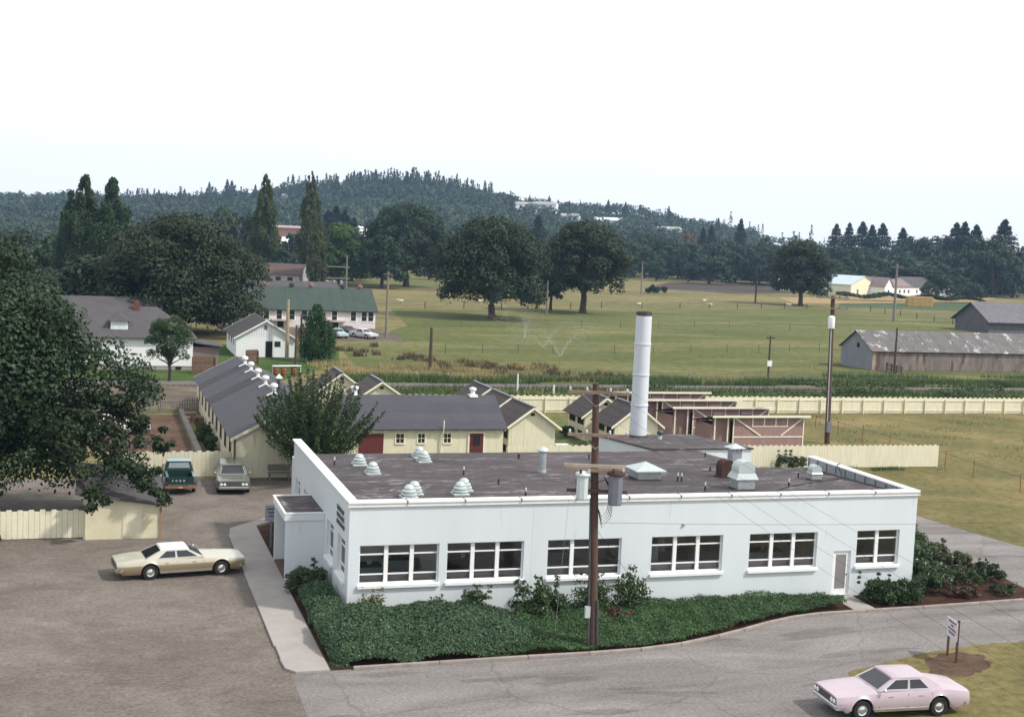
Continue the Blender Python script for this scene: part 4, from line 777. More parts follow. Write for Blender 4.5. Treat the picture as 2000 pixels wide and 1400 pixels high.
g = Gable(t, 6.3, 13.5, 111.2, 124., 2.5, 4.55, 'y', .35, .35, HOUSEW, HOUSEW, M('dark_garage_roof', (.05, .045, .048), .9, .15, 1.), .08); g.barge(HOUSEW, w=.15)
for i in range(24): MB().box(6.42+i*.295, 6.46+i*.295, 111.165, 111.198, 2.55, min(4.2, 2.62+(3.6-abs(6.44+i*.295-9.9))*.569-.1)).build('batten', M('batten_grey', (.58, .6, .62), .8, .05), t)
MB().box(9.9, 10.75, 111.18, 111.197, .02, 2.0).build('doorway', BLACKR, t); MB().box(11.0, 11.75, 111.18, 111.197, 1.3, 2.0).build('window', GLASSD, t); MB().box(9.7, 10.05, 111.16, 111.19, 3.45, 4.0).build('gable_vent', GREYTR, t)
for i in range(3): MB().box(6.27, 6.297, 114+i*3, 114.9+i*3, 1.2, 2.0).build('side_window', GLASSD, t)
t = thing('barracks', 'long pale pink barracks with a green roof and rows of sash windows', 'barracks', (22, 163, 0)); bx = lambda px: onY(px, 625, 163.)[0]
X0, X1 = bx(430), bx(733); g = Gable(t, X0, X1, 163., 175., 3.05, 6.3, 'x', .5, .4, PINKW, PINKW, GREENROOF, .12)
for i in range(14): g.piece(0, i/14+.001, (i+1)/14-.001, -.004, 1, g.th+.003, GREENROOF, 'roof_panel', g.roofs[0], .02 if i % 2 else .03)
for px in (520, 545, 570, 594, 653, 690, 711, 724): w = .85; xx = bx(px); winx(t, xx-w/2, xx+w/2, 1.25, 2.8, 163., TRIMW, GLASSD, (1, 2), .16)
for px in (548, 655):
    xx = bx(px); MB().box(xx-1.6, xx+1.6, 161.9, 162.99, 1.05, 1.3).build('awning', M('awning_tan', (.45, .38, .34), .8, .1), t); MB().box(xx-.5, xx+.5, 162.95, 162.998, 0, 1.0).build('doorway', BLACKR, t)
for i, px in enumerate((525, 578, 617, 680, 714)):
    xx = bx(px); MB().lathe((xx, 169., 6.25), [(.35, 0), (.25, .3), (.5, .35), (.45, .7), (.1, .9)], 10).build('roof_vent', SOOT if i % 2 else M('terracotta_vent', (.2, .12, .1), .8, .1), t)
t = thing('rear_hall', 'grey-roofed hall behind the green barracks roof', 'hall', (22, 184, 0)); Gable(t, bx(460), bx(700), 180, 194, 3.4, 6.6, 'x', .4, .4, HOUSEW, HOUSEW, GREYROOF, .12); MB().box(16., 20., 186.6, 187.2, 6.5, 7.1).build('ridge_duct', SOOT, t)
t = thing('corrugated_barn', 'long corrugated iron barn with a peeling grey roof and a shadowed gable', 'barn', (104, 104.5, 0)); BX0, BX1, BY0, BY1 = 92.6, 140., 104.4, 112.4
g = Gable(t, BX0, BX1, BY0, BY1, 2.85, 5.25, 'x', .35, .35, CORRG, CORRB, CORRROOF, .05)
for sd in (0, 1):
    for i in range(20):
        for j in range(2): g.piece(sd, i/20+.0006, (i+1)/20-.0006, j/2-.004, (j+1)/2+(0.012 if j == 0 else 0), g.th+.003+.01*j, CORRROOF, 'roof_sheet', g.roofs[sd], .012 if i % 2 else .02)
for i in range(26):
    x = BX0+.12+i*1.8; z = .05
    for j, (za, zb) in enumerate(((.1, 1.15), (1.17, 2.45), (2.47, 2.80))): MB().box(x+.01, x+1.785, BY0-.018-(.006 if (i+j) % 2 else 0), BY0-.003, za, zb).build('wall_sheet', CORRB if j < 2 else M('rust_band_sheet', (.17, .085, .06), .8, .3, 1.2), t)
MB().box(BX0-.012, BX0-.003, 107.7, 108.4, 2.9, 3.55).build('gable_window', BLACKR, t); MB().box(BX0+.02, BX0+.5, BY0-.05, BY0-.028, .05, 2.7).build('corner_sheet', M('pale_corner_sheet', (.33, .26, .21), .7, .2), t)
t = thing('second_barn', 'grey shingled barn at the right behind the corrugated barn', 'barn', (190, 190, 0)); Gable(t, 178., 205, 190, 202, 2.8, 6.4, 'x', .9, .8, M('grey_barn_board', (.12, .12, .135), .9, .2, .8), None, M('grey_barn_shingle', (.13, .125, .14), .9, .2, .8), .12)
# distant farm buildings
def farm(px0, px1, py, depth, e, r, axis, wm, rm, label, name='farm_building', wins=0):
    a = at(px0, py); b = at(px1, py); L = math.hypot(b[0]-a[0], b[1]-a[1]); ang = math.atan2(b[1]-a[1], b[0]-a[0]); t = thing(name, label, 'farm building', (a[0], a[1], 0), None, ang)
    Gable(t, 0, L, 0, depth, e, r, axis, .5, .4, wm, wm, rm, .15)
    for i in range(wins): x = L*(i+.7)/(wins+.4); MB().box(x-.6, x+.6, -.03, -.005, 1.2, 2.5).build('window', GLASSD, t)
    return t
BLUEROOF = M('pale_blue_metal_roof', (.42, .50, .58), .5, .06, .3); CREAMF = M('cream_farm_wall', (.72, .68, .50), .8, .06, .5)
t = farm(1661, 1712, 577, 34, 4.2, 7.6, 'y', CREAMF, BLUEROOF, 'cream farm building with a pale blue metal roof on the right'); MB().box(4.6, 6.0, -.03, -.005, .1, 2.4).build('door', BROWNP, t)
farm(1727, 1742, 579, 22, 4.2, 7.4, 'y', HOUSEW, M('faded_brown_roof', (.2, .15, .15), .9, .1, .5), 'small white farm wing left of the long white farmhouse', wins=1)
farm(1742, 1780, 578, 9, 4., 6.6, 'x', HOUSEW, MATS['faded_brown_roof'], 'white farmhouse with a faded brown roof', 'farmhouse', 4)
farm(1780, 1868, 578, 12, 4., 7.6, 'x', HOUSEW, GREYROOF, 'long white farmhouse with a dark grey roof at the far right', 'farmhouse', 6)
def small_house(px, dist, w, e, r, wm, rm, label, z=0., cat='house', name='distant_house', z0=None):
    b = colat(px, dist); t = thing(name, label, cat, (b[0], b[1], z), 'houses among the distant trees', -YAW+.2*math.sin(px)); Gable(t, -w/2, w/2, 0, w*.7, e, r, 'x', .4, .3, wm, wm, rm, .2, z0=-z-.2 if z0 is None else z0)
    for i in (-1, 0, 1): MB().box(i*w*.28-.8, i*w*.28+.8, -.06, -.01, e*.3, e*.75).build('window', GLASSD, t)
    return t
small_house(1745, 690, 17, 5, 8, M('red_brown_wall', (.16, .08, .07), .9, .1), GREYROOF, 'brown house among the right-hand trees', 6.)
small_house(1818, 640, 16, 6, 9, HOUSEW, GREYROOF, 'white gabled house half hidden in the right-hand trees', 5.)
small_house(1880, 640, 10, 4, 6.5, HOUSEW, GREYROOF, 'small white house by the right-hand edge trees', 5.)
small_house(572, 520, 9, 7, 10, HOUSEW, M('white_metal_roof', (.7, .73, .75), .5, .05), 'tall white house between the two poplars', 3.)
small_house(545, 375, 13, 3.2, 6, M('grey_cottage_wall', (.36, .36, .38), .8, .08), M('brown_cottage_roof', (.11, .075, .07), .9, .1), 'brown-roofed cottage at the foot of the left poplar', 0.)
small_house(565, 620, 24, 9, 10, M('brick_pink_wall', (.32, .19, .17), .9, .08), M('pink_flat_roof', (.34, .25, .24), .9, .06), 'pinkish brick block between the poplar tops', 8.)
wt = colat(696, 700); t = thing('water_tank', 'pale domed water tank above the trees behind the light green tree', 'tank', (wt[0], wt[1], 0)); MB().lathe((wt[0], wt[1], 0), [(7, 0), (7, 17)], 24).build('shell', M('tank_pale_blue', (.5, .57, .6), .5, .05), t, True); MB().lathe((wt[0], wt[1], 17), [(7.3, 0), (6, 1.6), (3, 2.6), (.2, 3)], 24).build('dome', HOUSEW, t, True)
hill_rng = random.Random(4)
for i, (px, py, dist, w) in enumerate(((498, 398, 1500, 18), (565, 400, 1450, 22), (632, 407, 1400, 16), (990, 385, 1560, 20), (1012, 388, 1560, 14), (1025, 420, 1300, 22), (1090, 394, 1560, 20), (1110, 425, 1250, 18), (1185, 428, 1250, 26), (1308, 438, 1200, 22), (945, 386, 1580, 16), (1060, 415, 1350, 24))):
    b = colat(px, dist, py); u = (b-CAM)@RH; v = (b-CAM)@FH; zz = float(hillz(np.array(u), np.array(float(v))))
    small_house(px, dist, w, 4.5, 7, HOUSEW if i % 3 else CREAMF, M('hill_roof_grey', (.3, .3, .31), .8, .08) if i % 2 else HOUSEW, 'pale house on the wooded hill, %s from the left' % ordn(i), zz+5, z0=-5.5)
# ------------------------------------------------------------------ poles, wires, posts
RHv = Vector(RH)
def wire(a, b, sag, label, r=.012, mat=SOOT, n=14, group='overhead wires'):
    a, b = Vector(a), Vector(b); pts = [a.lerp(b, i/n)-Vector((0, 0, sag*4*(i/n)*(1-i/n))) for i in range(n+1)]
    return tag(MB().tube(pts, [r]*(n+1), 5).build('overhead_wire', mat, org=tuple(a)), label, 'wire', group)
pb, pt_ = Vector((8.82, -5.28, 0)), Vector((8.46, -5.18, 10.5))
def pz(z): return pb.lerp(pt_, z/10.5)
t = thing('utility_pole', 'brown wooden utility pole with four crossarms in front of the laboratory', 'utility pole', tuple(pb))
MB().tube([pz(-.1), pz(3), pz(7), pz(10.5)], [.19, .175, .15, .125], 14).build('pole', POLE, t, True)
def arm(t, z, l, r, off, mat=ARM, w=.10, h=.12, pzf=pz, R=RHv):
    c = pzf(z)-Vector(FH)*off; o = MB().beam(c-R*l, c+R*r, w, h).build('crossarm', mat, t); return o, c
def insul(o, c, u, z=.06, R=RHv, mat=None): p = c+R*u+Vector((0, 0, z)); MB().lathe(tuple(p), [(.03, 0), (.055, .03), (.04, .07), (.055, .1), (.03, .14)], 8).build('insulator', mat or GALVL, o, True)
for z, l, r in ((10.15, 1.08, 1.32), (8.5, 1.08, 1.32)):
    o, c = arm(t, z, l, r, .18)
    for u in (-1., -.35, .55, 1.2): insul(o, c, u)
    for s_ in (-.6, .6): MB().beam(c+RHv*s_, pz(z-.55)-Vector(FH)*.14, .035, .02).build('arm_brace', GALV, t)
o, c = arm(t, 7.30, 1.18, 1.18, .20, M('pale_crossarm', (.36, .31, .25), .8, .2, 3.)); o, c = arm(t, 7.14, 1.10, 1.20, .30); arm(t, 6.32, 1.10, 1.25, .20, POLE); MB().lathe(tuple(pz(6.3)), [(.22, -.06), (.22, .06)], 10).build('pole_band', RUST, t)
MB().tube([pz(0)+Vector((-.22, -.1, 0)), pz(2.4)+Vector((-.21, -.1, 0)), pz(6)+Vector((-.19, -.08, 0))], [.05, .05, .04], 8).build('conduit', STEEL, t, True); MB().tube([pz(0)+Vector((.12, -.2, 0)), pz(2.0)+Vector((.11, -.19, 0))], [.05, .05], 8).build('conduit', STEEL, t, True)
mtr = pz(1.55)+Vector((-.28, -.12, 0)); MB().box(mtr.x-.1, mtr.x+.1, mtr.y-.08, mtr.y+.06, 1.3, 1.75).build('meter_box', GALVL, t)
rng = random.Random(3)
for k in range(4):
    pts = [pz(6.9)+Vector((.3, -.2, 0)), pz(6.3)+Vector((.55+.05*k, -.3, 0)), pz(5.6-.1*k)+Vector((.42+.05*k, -.3, 0)), pz(5.3-.14*k)+Vector((.22, -.25, 0)), pz(5.7)+Vector((.05, -.2, 0))]; MB().tube(pts, [.014]*5, 5).build('drip_loop', SOOT, t, True)
for k in (-.5, .62): MB().tube([pz(6.9)+RHv*k*.9-Vector(FH)*.35, pz(6.75)+RHv*k*.4-Vector(FH)*.3, pz(6.6)], [.015]*3, 5).build('jumper', SOOT, t, True)
def transformer(u, z0, z1, mat, lid, label, r=.26):
    c = pz((z0+z1)/2)+RHv*u-Vector(FH)*.42; v = thing('transformer', label, 'transformer', (c.x, c.y, z0), 'pole transformers')
    MB().lathe((c.x, c.y, z0), [(r*.9, 0), (r, .04), (r, z1-z0-.12)], 8).build('tank', mat, v); MB().lathe((c.x, c.y, z1-.118), [(r*1.18, 0), (r*1.24, .05), (r*1.1, .12), (r*.4, .18)], 18).build('lid', lid, v, True)
    for a in (-1, 1): MB().lathe((c.x+a*r*.7, c.y-.2, z1+.02), [(.04, 0), (.06, .05), (.04, .1), (.055, .14)], 8).build('bushing', SOOT if a < 0 else GALVL, v, True)
    for a in (-.14, .14): MB().box(c.x+a-.02, c.x+a+.02, c.y+r-.03, c.y+r+.06, z0+.2, z1-.3).build('hanger', STEEL, v)
transformer(-.50, 6.02, 7.06, PALETR, PALETR, 'pale grey-green transformer left of the pole', .24); transformer(.78, 5.86, 7.14, GREYTR, RUST, 'dark grey transformer with a rusty lid right of the pole', .29)
# long service wires from the near pole
wa = lambda z, u: pz(z)+RHv*u-Vector(FH)*.18+Vector((0, 0, .2))
for u, ey, nm in ((-1.0, 1370, 'lowest'), (-.35, 1318, 'second lowest'), (.55, 1268, 'second highest'), (1.2, 1216, 'highest')): wire(wa(10.15, u), tuple(CAM+32*ray(2000, ey)), .25, nm+' of the four wires slanting across the right half of the white front', .0038)
wire(pz(5.05)+Vector((.15, -.1, 0)), (60, -8, 6.2), .7, 'nearly level wire crossing in front of the right windows', .007)
wire(pz(4.9), (13.2, -1.6, .1), .0, 'guy wire from the pole down to the shrubs on its right', .007); wire(pz(7.0)+RHv*-.9, (7.6, -4.2, .1), .0, 'pale guy wire left of the pole', .006, GALVL)
pb2, pt2 = Vector((48.55, 43.1, 0)), Vector((48.27, 43.2, 12.4))
def pz2(z): return pb2.lerp(pt2, z/12.4)
t = thing('capacitor_pole', 'tall wooden pole with a white canister at the right', 'utility pole', tuple(pb2)); MB().tube([pz2(-.1), pz2(5), pz2(12.4)], [.23, .20, .16], 12).build('pole', POLE, t, True)
for z, l, r in ((12.25, 1.45, 1.3), (11.35, .2, 1.3)):
    o, c = arm(t, z, l, r, .2, GREYW, pzf=pz2)
    for u in (-1.2, -.5, .5, 1.1): (insul(o, c, u, mat=STEEL) if u > -l else None)
c = pz2(10.2)-Vector(FH)*.3-RHv*.12; MB().lathe((c.x, c.y, 9.7), [(.26, 0), (.28, .05), (.28, .9), (.24, 1.0), (.1, 1.06)], 14).build('canister', TRIMW, t, True)
MB().tube([pz2(1.9)+Vector((-.18, -.2, 0)), pz2(6)+Vector((-.17, -.2, 0)), pz2(9.7)+Vector((-.2, -.25, 0))], [.045]*3, 6).build('conduit', GALVL, t, True); c = pz2(1.4)-Vector(FH)*.26; MB().box(c.x-.2, c.x+.2, c.y-.16, c.y+.1, 1.0, 1.85).build('switch_box', GREYTR, t)
def plain_pole(px, py, top, label, r=.14, mat=POLE, arms=(), box=None):
    b = at(px, py); b[2] = 0; h = ztop(b, px+2, top); t = thing('wooden_pole', label, 'pole', tuple(b), 'plain poles in the field and yards'); v = Vector(b)
    MB().tube([v-Vector((0, 0, .2)), v+Vector((0, 0, h*.5)), v+Vector((0, 0, h))], [r*1.15, r, r*.8], 8).build('pole', mat, t, True)
    for z, l in arms: MB().beam(v+Vector((0, 0, h-z))-RHv*l-Vector(FH)*r, v+Vector((0, 0, h-z))+RHv*l-Vector(FH)*r, .12, .14).build('crossarm', mat, t)
    if box: MB().box(b[0]-.32, b[0]+.28, b[1]-.3, b[1]-.12, box[0], box[1]).build('sign_box', HOUSEW, t)
    return v+Vector((0, 0, h))
plain_pole(1500, 738, 655, 'short field pole with a white box on it', .12, POLE, ((.3, .55),), (1.5, 2.2)); plain_pole(1746, 733, 640, 'bare pole in front of the corrugated barn', .15); f1 = plain_pole(754, 660, 530, 'tall grey pole right of the barracks', .2, GREYW, ((.4, .7),))
plain_pole(840, 722, 640, 'stubby dark pole in the rough grass', .2); plain_pole(560, 700, 585, 'pale yellowish pole right of the garage door', .22, M('pale_pole', (.34, .28, .18), .8, .2, 2.)); plain_pole(577, 720, 635, 'thin brown pole beside the garage', .14); plain_pole(587, 696, 613, 'thin dark pole left of the rounded conifer', .14)
plain_pole(1475, 592, 520, 'distant pole left of the lone oak', .25, POLE, ((.6, 1.4),)); plain_pole(1745, 628, 515, 'tall distant pole in front of the white farmhouse', .3, GREYW, ((.8, 1.6),)); plain_pole(1067, 617, 548, 'thin pale pole beside the slender tree', .16, GREYW); plain_pole(1252, 575, 510, 'distant pole right of the third oak', .25, GREYW, ((.6, 1.6),))
plain_pole(1010, 770, 730, 'white rail-side post behind the sheds', .09, HOUSEW); plain_pole(1081, 770, 752, 'low white rail-side post behind the sheds', .11, HOUSEW)
sa, sb = at(613, 560), at(676, 562); t = thing('substation_frame', 'timber H-frame substation behind the barracks', 'substation', (sa[0], sa[1], 0))
for p in (sa, sb): MB().tube([(p[0], p[1], -.1), (p[0], p[1], 9.2)], [.26, .2], 8).build('post', GREYW, t, True)
for z in (6.0, 2.7): MB().beam((sa[0]-.8, sa[1], z), (sb[0]+.9, sb[1], z), .25, .3).build('beam', GREYW, t)
for k in range(4): x = sa[0]+1.6+k*2.1; MB().lathe((x, sa[1], .6), [(.5, 0), (.5, 1.2), (.2, 1.5)], 10).build('insulator_can', M('grey_blue_can', (.25, .27, .36), .6, .1), t, True)
def wire_fence(label, pts, step, h, mat, wires=(.5, .95), r=.07, grp='wire fences'):
    t = thing('wire_fence', label, 'fence', (pts[0][0], pts[0][1], 0), grp); P = subdiv(pts, step); rg = random.Random(len(label))
    for p in P: hh = h*rg.uniform(.85, 1.12); MB().tube([(p[0], p[1], -.05), (p[0]+rg.uniform(-.06, .06), p[1], hh)], [r, r*.85], 5).build('post', mat, t)
    for z in wires: MB().tube([(p[0], p[1], z*h) for p in P], [.012+h*.004]*len(P), 4).build('wire', STEEL, t)
fpx = [(720, 598), (830, 602), (1050, 604), (1175, 602), (1328, 602), (1440, 603), (1576, 603), (1700, 608), (1900, 640)]
wire_fence('far field fence with dark posts in front of the sheep', [tuple(at(x, y)[:2]) for x, y in fpx], 9.5, 1.5, POLE, r=.13)
wire_fence('middle pasture fence with thin posts', [tuple(at(x, y)[:2]) for x, y in ((900, 640), (1135, 641), (1424, 640), (1660, 650))], 9.2, 1.3, POLE, r=.05); wire_fence('near pasture fence with thin posts by the sprinklers', [tuple(at(x, y)[:2]) for x, y in ((870, 690), (1080, 691), (1200, 690), (1420, 688), (1600, 686))], 5.4, 1.25, POLE, r=.045)
wire_fence('rail-side wire fence along the rough grass', [(20, 86.5), (60, 87.), (100, 88.5), (120, 90)], 3.6, 1.25, GREYW, r=.05); wire_fence('row of orange steel posts in the mown field', [(52.7, 52.), (52.5, 44), (52.6, 36), (51.3, 27.5), (51, 22)], 3.3, 1.35, REDPOST, (.8,), .035)
rfn = thing('rail_fence', 'small dark rail fence at the corner of the corrugated barn', 'fence', (94, 103.5, 0), 'wire fences')
for k in range(4): x, y = 94.5-k*.5, 103.6-k*1.9; MB().box(x-.08, x+.08, y-.08, y+.08, 0, 1.2).build('post', POLE, rfn)
for z in (.45, .8, 1.1): MB().beam((94.5, 103.5, z), (93., 97.8, z), .05, .12).build('rail', POLE, rfn)
# ------------------------------------------------------------------ signs, benches, yard clutter
t = thing('notice_board', 'white notice board with red lettering on two brown posts by the road', 'sign', (22.7, -9.03, 0)); A, B = Vector((22.81, -8.63, 0)), Vector((22.58, -9.5, 0)); dv = (B-A).normalized(); nv = Vector((dv.y, -dv.x, 0)); nv = nv if nv.x < 0 else -nv
for p, h in ((A, 1.45), (B, 1.72)): MB().box(p.x-.035, p.x+.035, p.y-.035, p.y+.035, 0, h).build('post', M('sign_post_brown', (.10, .04, .03), .8, .2), t)
q0, q1 = A-dv*.08+nv*.045, B+dv*.06+nv*.045; MB().hexa([q0, q1, q1+nv*.02, q0+nv*.02], [v+Vector((0, 0, 0)) for v in (q0, q1, q1+nv*.02, q0+nv*.02)]) 
bd = MB().hexa([v+Vector((0, 0, .86)) for v in (q0, q1, q1+nv*.02, q0+nv*.02)], [v+Vector((0, 0, 1.62)) for v in (q0, q1, q1+nv*.02, q0+nv*.02)]).build('board', M('sign_white', (.62, .66, .72), .5, .05), t)
rg = random.Random(5); RED = M('sign_red_lettering', (.30, .07, .08), .6, .1); L_ = (q1-q0).length
for zl, w0, w1 in ((1.47, .15, .86), (1.33, .36, .62), (1.18, .12, .88), (1.02, .2, .8)):
    u = w0*L_
    while u < w1*L_:
        w = rg.uniform(.018, .035); p = q0+dv*u+nv*.021; MB().hexa([p+Vector((0, 0, zl)), p+dv*w+Vector((0, 0, zl)), p+dv*w+nv*.004+Vector((0, 0, zl)), p+nv*.004+Vector((0, 0, zl))], [v+Vector((0, 0, zl+rg.uniform(.06, .085))) for v in (p, p+dv*w, p+dv*w+nv*.004, p+nv*.004)]).build('letter_stroke', RED, bd); u += w+.016
t = thing('porch_sign', 'small grey-blue sign board beside the porch', 'sign', (-1.4, 12.6, 0)); MB().box(-1.86, -1.22, 12.56, 12.6, 1.4, 2.2).build('board', M('greyblue_board', (.26, .27, .33), .6, .08), t); MB().box(-1.58, -1.5, 12.602, 12.66, 0, 2.15).build('post', GREYTR, t)
for k, z in enumerate((2.08, 1.9, 1.72)): MB().box(-1.76+.05*k, -1.34, 12.55, 12.558, z-.1, z-.04).build('text_bar', SOOT, t)
t = thing('yard_bench', 'small weathered bench against the shed under the plum tree', 'bench', (1.2, 30.6, 0)); MB().box(.5, 1.9, 30.4, 30.8, .42, .48).build('seat', GREYW, t)
for x in (.6, 1.8): MB().box(x-.05, x+.05, 30.42, 30.78, 0, .418).build('leg', GREYW, t)
MB().box(.5, 1.9, 30.85, 30.9, .55, .95).build('backrest', GREYW, t)
t = thing('plank_walk', 'raised plank walk between the dirt plot and the long shed', 'walkway', (-3., 50, 0)); 
for i in range(11): MB().box(-3.35, -2.95, 38+i*2.1, 40.07+i*2.1, .05, .38+.02*(i % 2)).build('plank', GREYW, t)
for i, (x, y, s_, l) in enumerate(((-2.6, 57.4, .9, 'broken wooden crate leaning by the long shed'), (-2.1, 55.0, .8, 'reddish wooden crate on the planks by the long shed'), (-3.0, 56.2, .6, 'small pale crate beside the plank walk'))):
    t = thing('crate', l, 'crate', (x, y, .02), 'crates beside the long shed'); cm = M('crate_wood_%d' % i, ((.2, .13, .1), (.17, .075, .06), (.3, .25, .2))[i], .85, .2, 3.)
    for k in range(4): MB().box(x-s_/2, x+s_/2, y-s_/2+k*s_/4+.01, y-s_/2+(k+1)*s_/4-.01, s_*.6, s_*.64).build('slat', cm, t)
    for a, b, c_, d_ in ((-s_/2, s_/2, -s_/2, -s_/2+.04), (-s_/2, s_/2, s_/2-.04, s_/2), (-s_/2, -s_/2+.04, -s_/2+.042, s_/2-.042), (s_/2-.04, s_/2, -s_/2+.042, s_/2-.042)): MB().box(x+a, x+b, y+c_, y+d_, .02, s_*.598).build('side', cm, t)
for i, (x, y, l) in enumerate(((8.6, 90.6, 'left rusty oil drum by the garage lawn'), (9.4, 90.4, 'middle rusty oil drum by the garage lawn'), (10.6, 91.2, 'right rusty oil drum by the garage lawn'))): 
    t = thing('oil_drum', l, 'drum', (x, y, 0), 'rusty drums'); MB().lathe((x, y, 0), [(.3, 0), (.31, .02), (.3, .3), (.315, .32), (.3, .34), (.3, .6), (.315, .62), (.3, .64), (.3, .9)], 12).build('body', M('orange_rust', (.22, .075, .035), .8, .25, 3.), t, True); MB().lathe((x, y, .9), [(.3, 0), (.26, .02)], 12).build('lid', RUST, t)
t = thing('white_trailer_frame', 'pale metal frame standing on drums by the garage lawn', 'frame', (9.5, 91.5, 0)); MB().beam((8.2, 90.6, 1.05), (11.4, 91.2, 1.05), .5, .08).build('top', HOUSEW, t)
for x in (8.3, 11.3): MB().box(x-.05, x+.05, 90.8, 90.9, 0, 1.0).build('leg', HOUSEW, t)
t = thing('white_table', 'small white table beside the nearest cream shed', 'table', (23.4, 39.2, 0)); MB().box(22.9, 23.9, 38.9, 39.5, .70, .76).build('table_top', HOUSEW, t)
for x in (22.98, 23.82):
    for y in (38.97, 39.43): MB().box(x-.04, x+.04, y-.04, y+.04, 0, .698).build('leg', HOUSEW, t)
hb = at(1795, 598); t = thing('hay_stack', 'yellow rectangular stack of straw bales in the right field', 'hay stack', (hb[0], hb[1], 0), None, -YAW)
for i in range(6):
    for j in range(3): MB().box(-4.2+i*1.4+.02, -4.2+(i+1)*1.4-.02, -1.5, 1.5, j*1.05+.01, (j+1)*1.05-.01).build('bale', M('straw_bale', (.42, .28, .11), .9, .2, 1.), t, bevel=.06)
# ------------------------------------------------------------------ vehicles (x forward, origin on the ground under the middle)
CHROME = M('chrome', (.62, .63, .64), .18, .05, 3., metal=.9); TYRE = M('tyre_rubber', (.018, .017, .017), .85, .15, 4.); UNDER = M('car_underside', (.012, .012, .012), .9, .1); LENS = M('lamp_lens', (.75, .78, .78), .15, .03, 4., spec=.7); REDL = M('red_lens', (.22, .012, .012), .2, .05)
def paint(name, col, rough=.28, metal=.25): return M(name, col, rough, .05, 1., metal=metal, spec=.5)
def wheel(t, x, y, r, w, cap=CHROME):
    s = 1 if y > 0 else -1; prof = [(r*.62, -w/2), (r*.93, -w/2), (r, -w*.3), (r, w*.3), (r*.93, w/2), (r*.62, w/2)]; n = 20; mb = MB()
    mb.v = [(x+p*math.cos(2*math.pi*k/n), y+q, r+p*math.sin(2*math.pi*k/n)) for p, q in prof for k in range(n)]
    mb.f = [(i*n+k, i*n+(k+1) % n, (i+1)*n+(k+1) % n, (i+1)*n+k) for i in range(len(prof)-1) for k in range(n)]
    o = mb.build('wheel', TYRE, t, True)
    mb = MB(); pr = [(r*.64, w*.30), (r*.56, w*.44), (r*.40, w*.36), (r*.26, w*.50), (.01, w*.53)]
    mb.v = [(x+p*math.cos(2*math.pi*k/n), y+s*q, r+p*math.sin(2*math.pi*k/n)) for p, q in pr for k in range(n)]
    mb.f = [(i*n+k, i*n+(k+1) % n, (i+1)*n+(k+1) % n, (i+1)*n+k) for i in range(len(pr)-1) for k in range(n)]; mb.build('hub_cap', cap, o, True)
def interp(x, tab): return float(np.interp(x, [a for a, _ in tab], [b for _, b in tab]))
def loft(t, name, mat, xs, sec, smooth=True):
    """sec(x) -> half section [(y,z)...] from sill up to the centre line; mirrored"""
    mb = MB(); n = None
    for x in xs:
        h = sec(x); ring = [(x, -y, z) for y, z in h]+[(x, y, z) for y, z in reversed(h[:-1])]; n = len(ring); mb.v += ring
    for i in range(len(xs)-1):
        for k in range(n-1): a = i*n+k; mb.f.append((a, a+n, a+n+1, a+1))
    mb.f.append(tuple(range(n))); b = (len(xs)-1)*n; mb.f.append(tuple(b+k for k in reversed(range(n))))
    return mb.build(name, mat, t, smooth)
def panes(t, quad, cells, mat, name, lift=.006, trim=None):
    A, B, C, D = [Vector(v) for v in quad]; nrm = (B-A).cross(D-A).normalized()
    pt = lambda u, v: A.lerp(B, u).lerp(D.lerp(C, u), v)+nrm*lift
    for u0, u1, v0, v1 in cells: q = [pt(u0, v0), pt(u1, v0), pt(u1, v1), pt(u0, v1)]; MB().hexa([p-nrm*.004 for p in q], q).build(name, mat, t); [MB().beam(q[k], q[(k+1) % 4], .022, .016, nrm).build('window_trim', trim, t) for k in range(4) if trim]
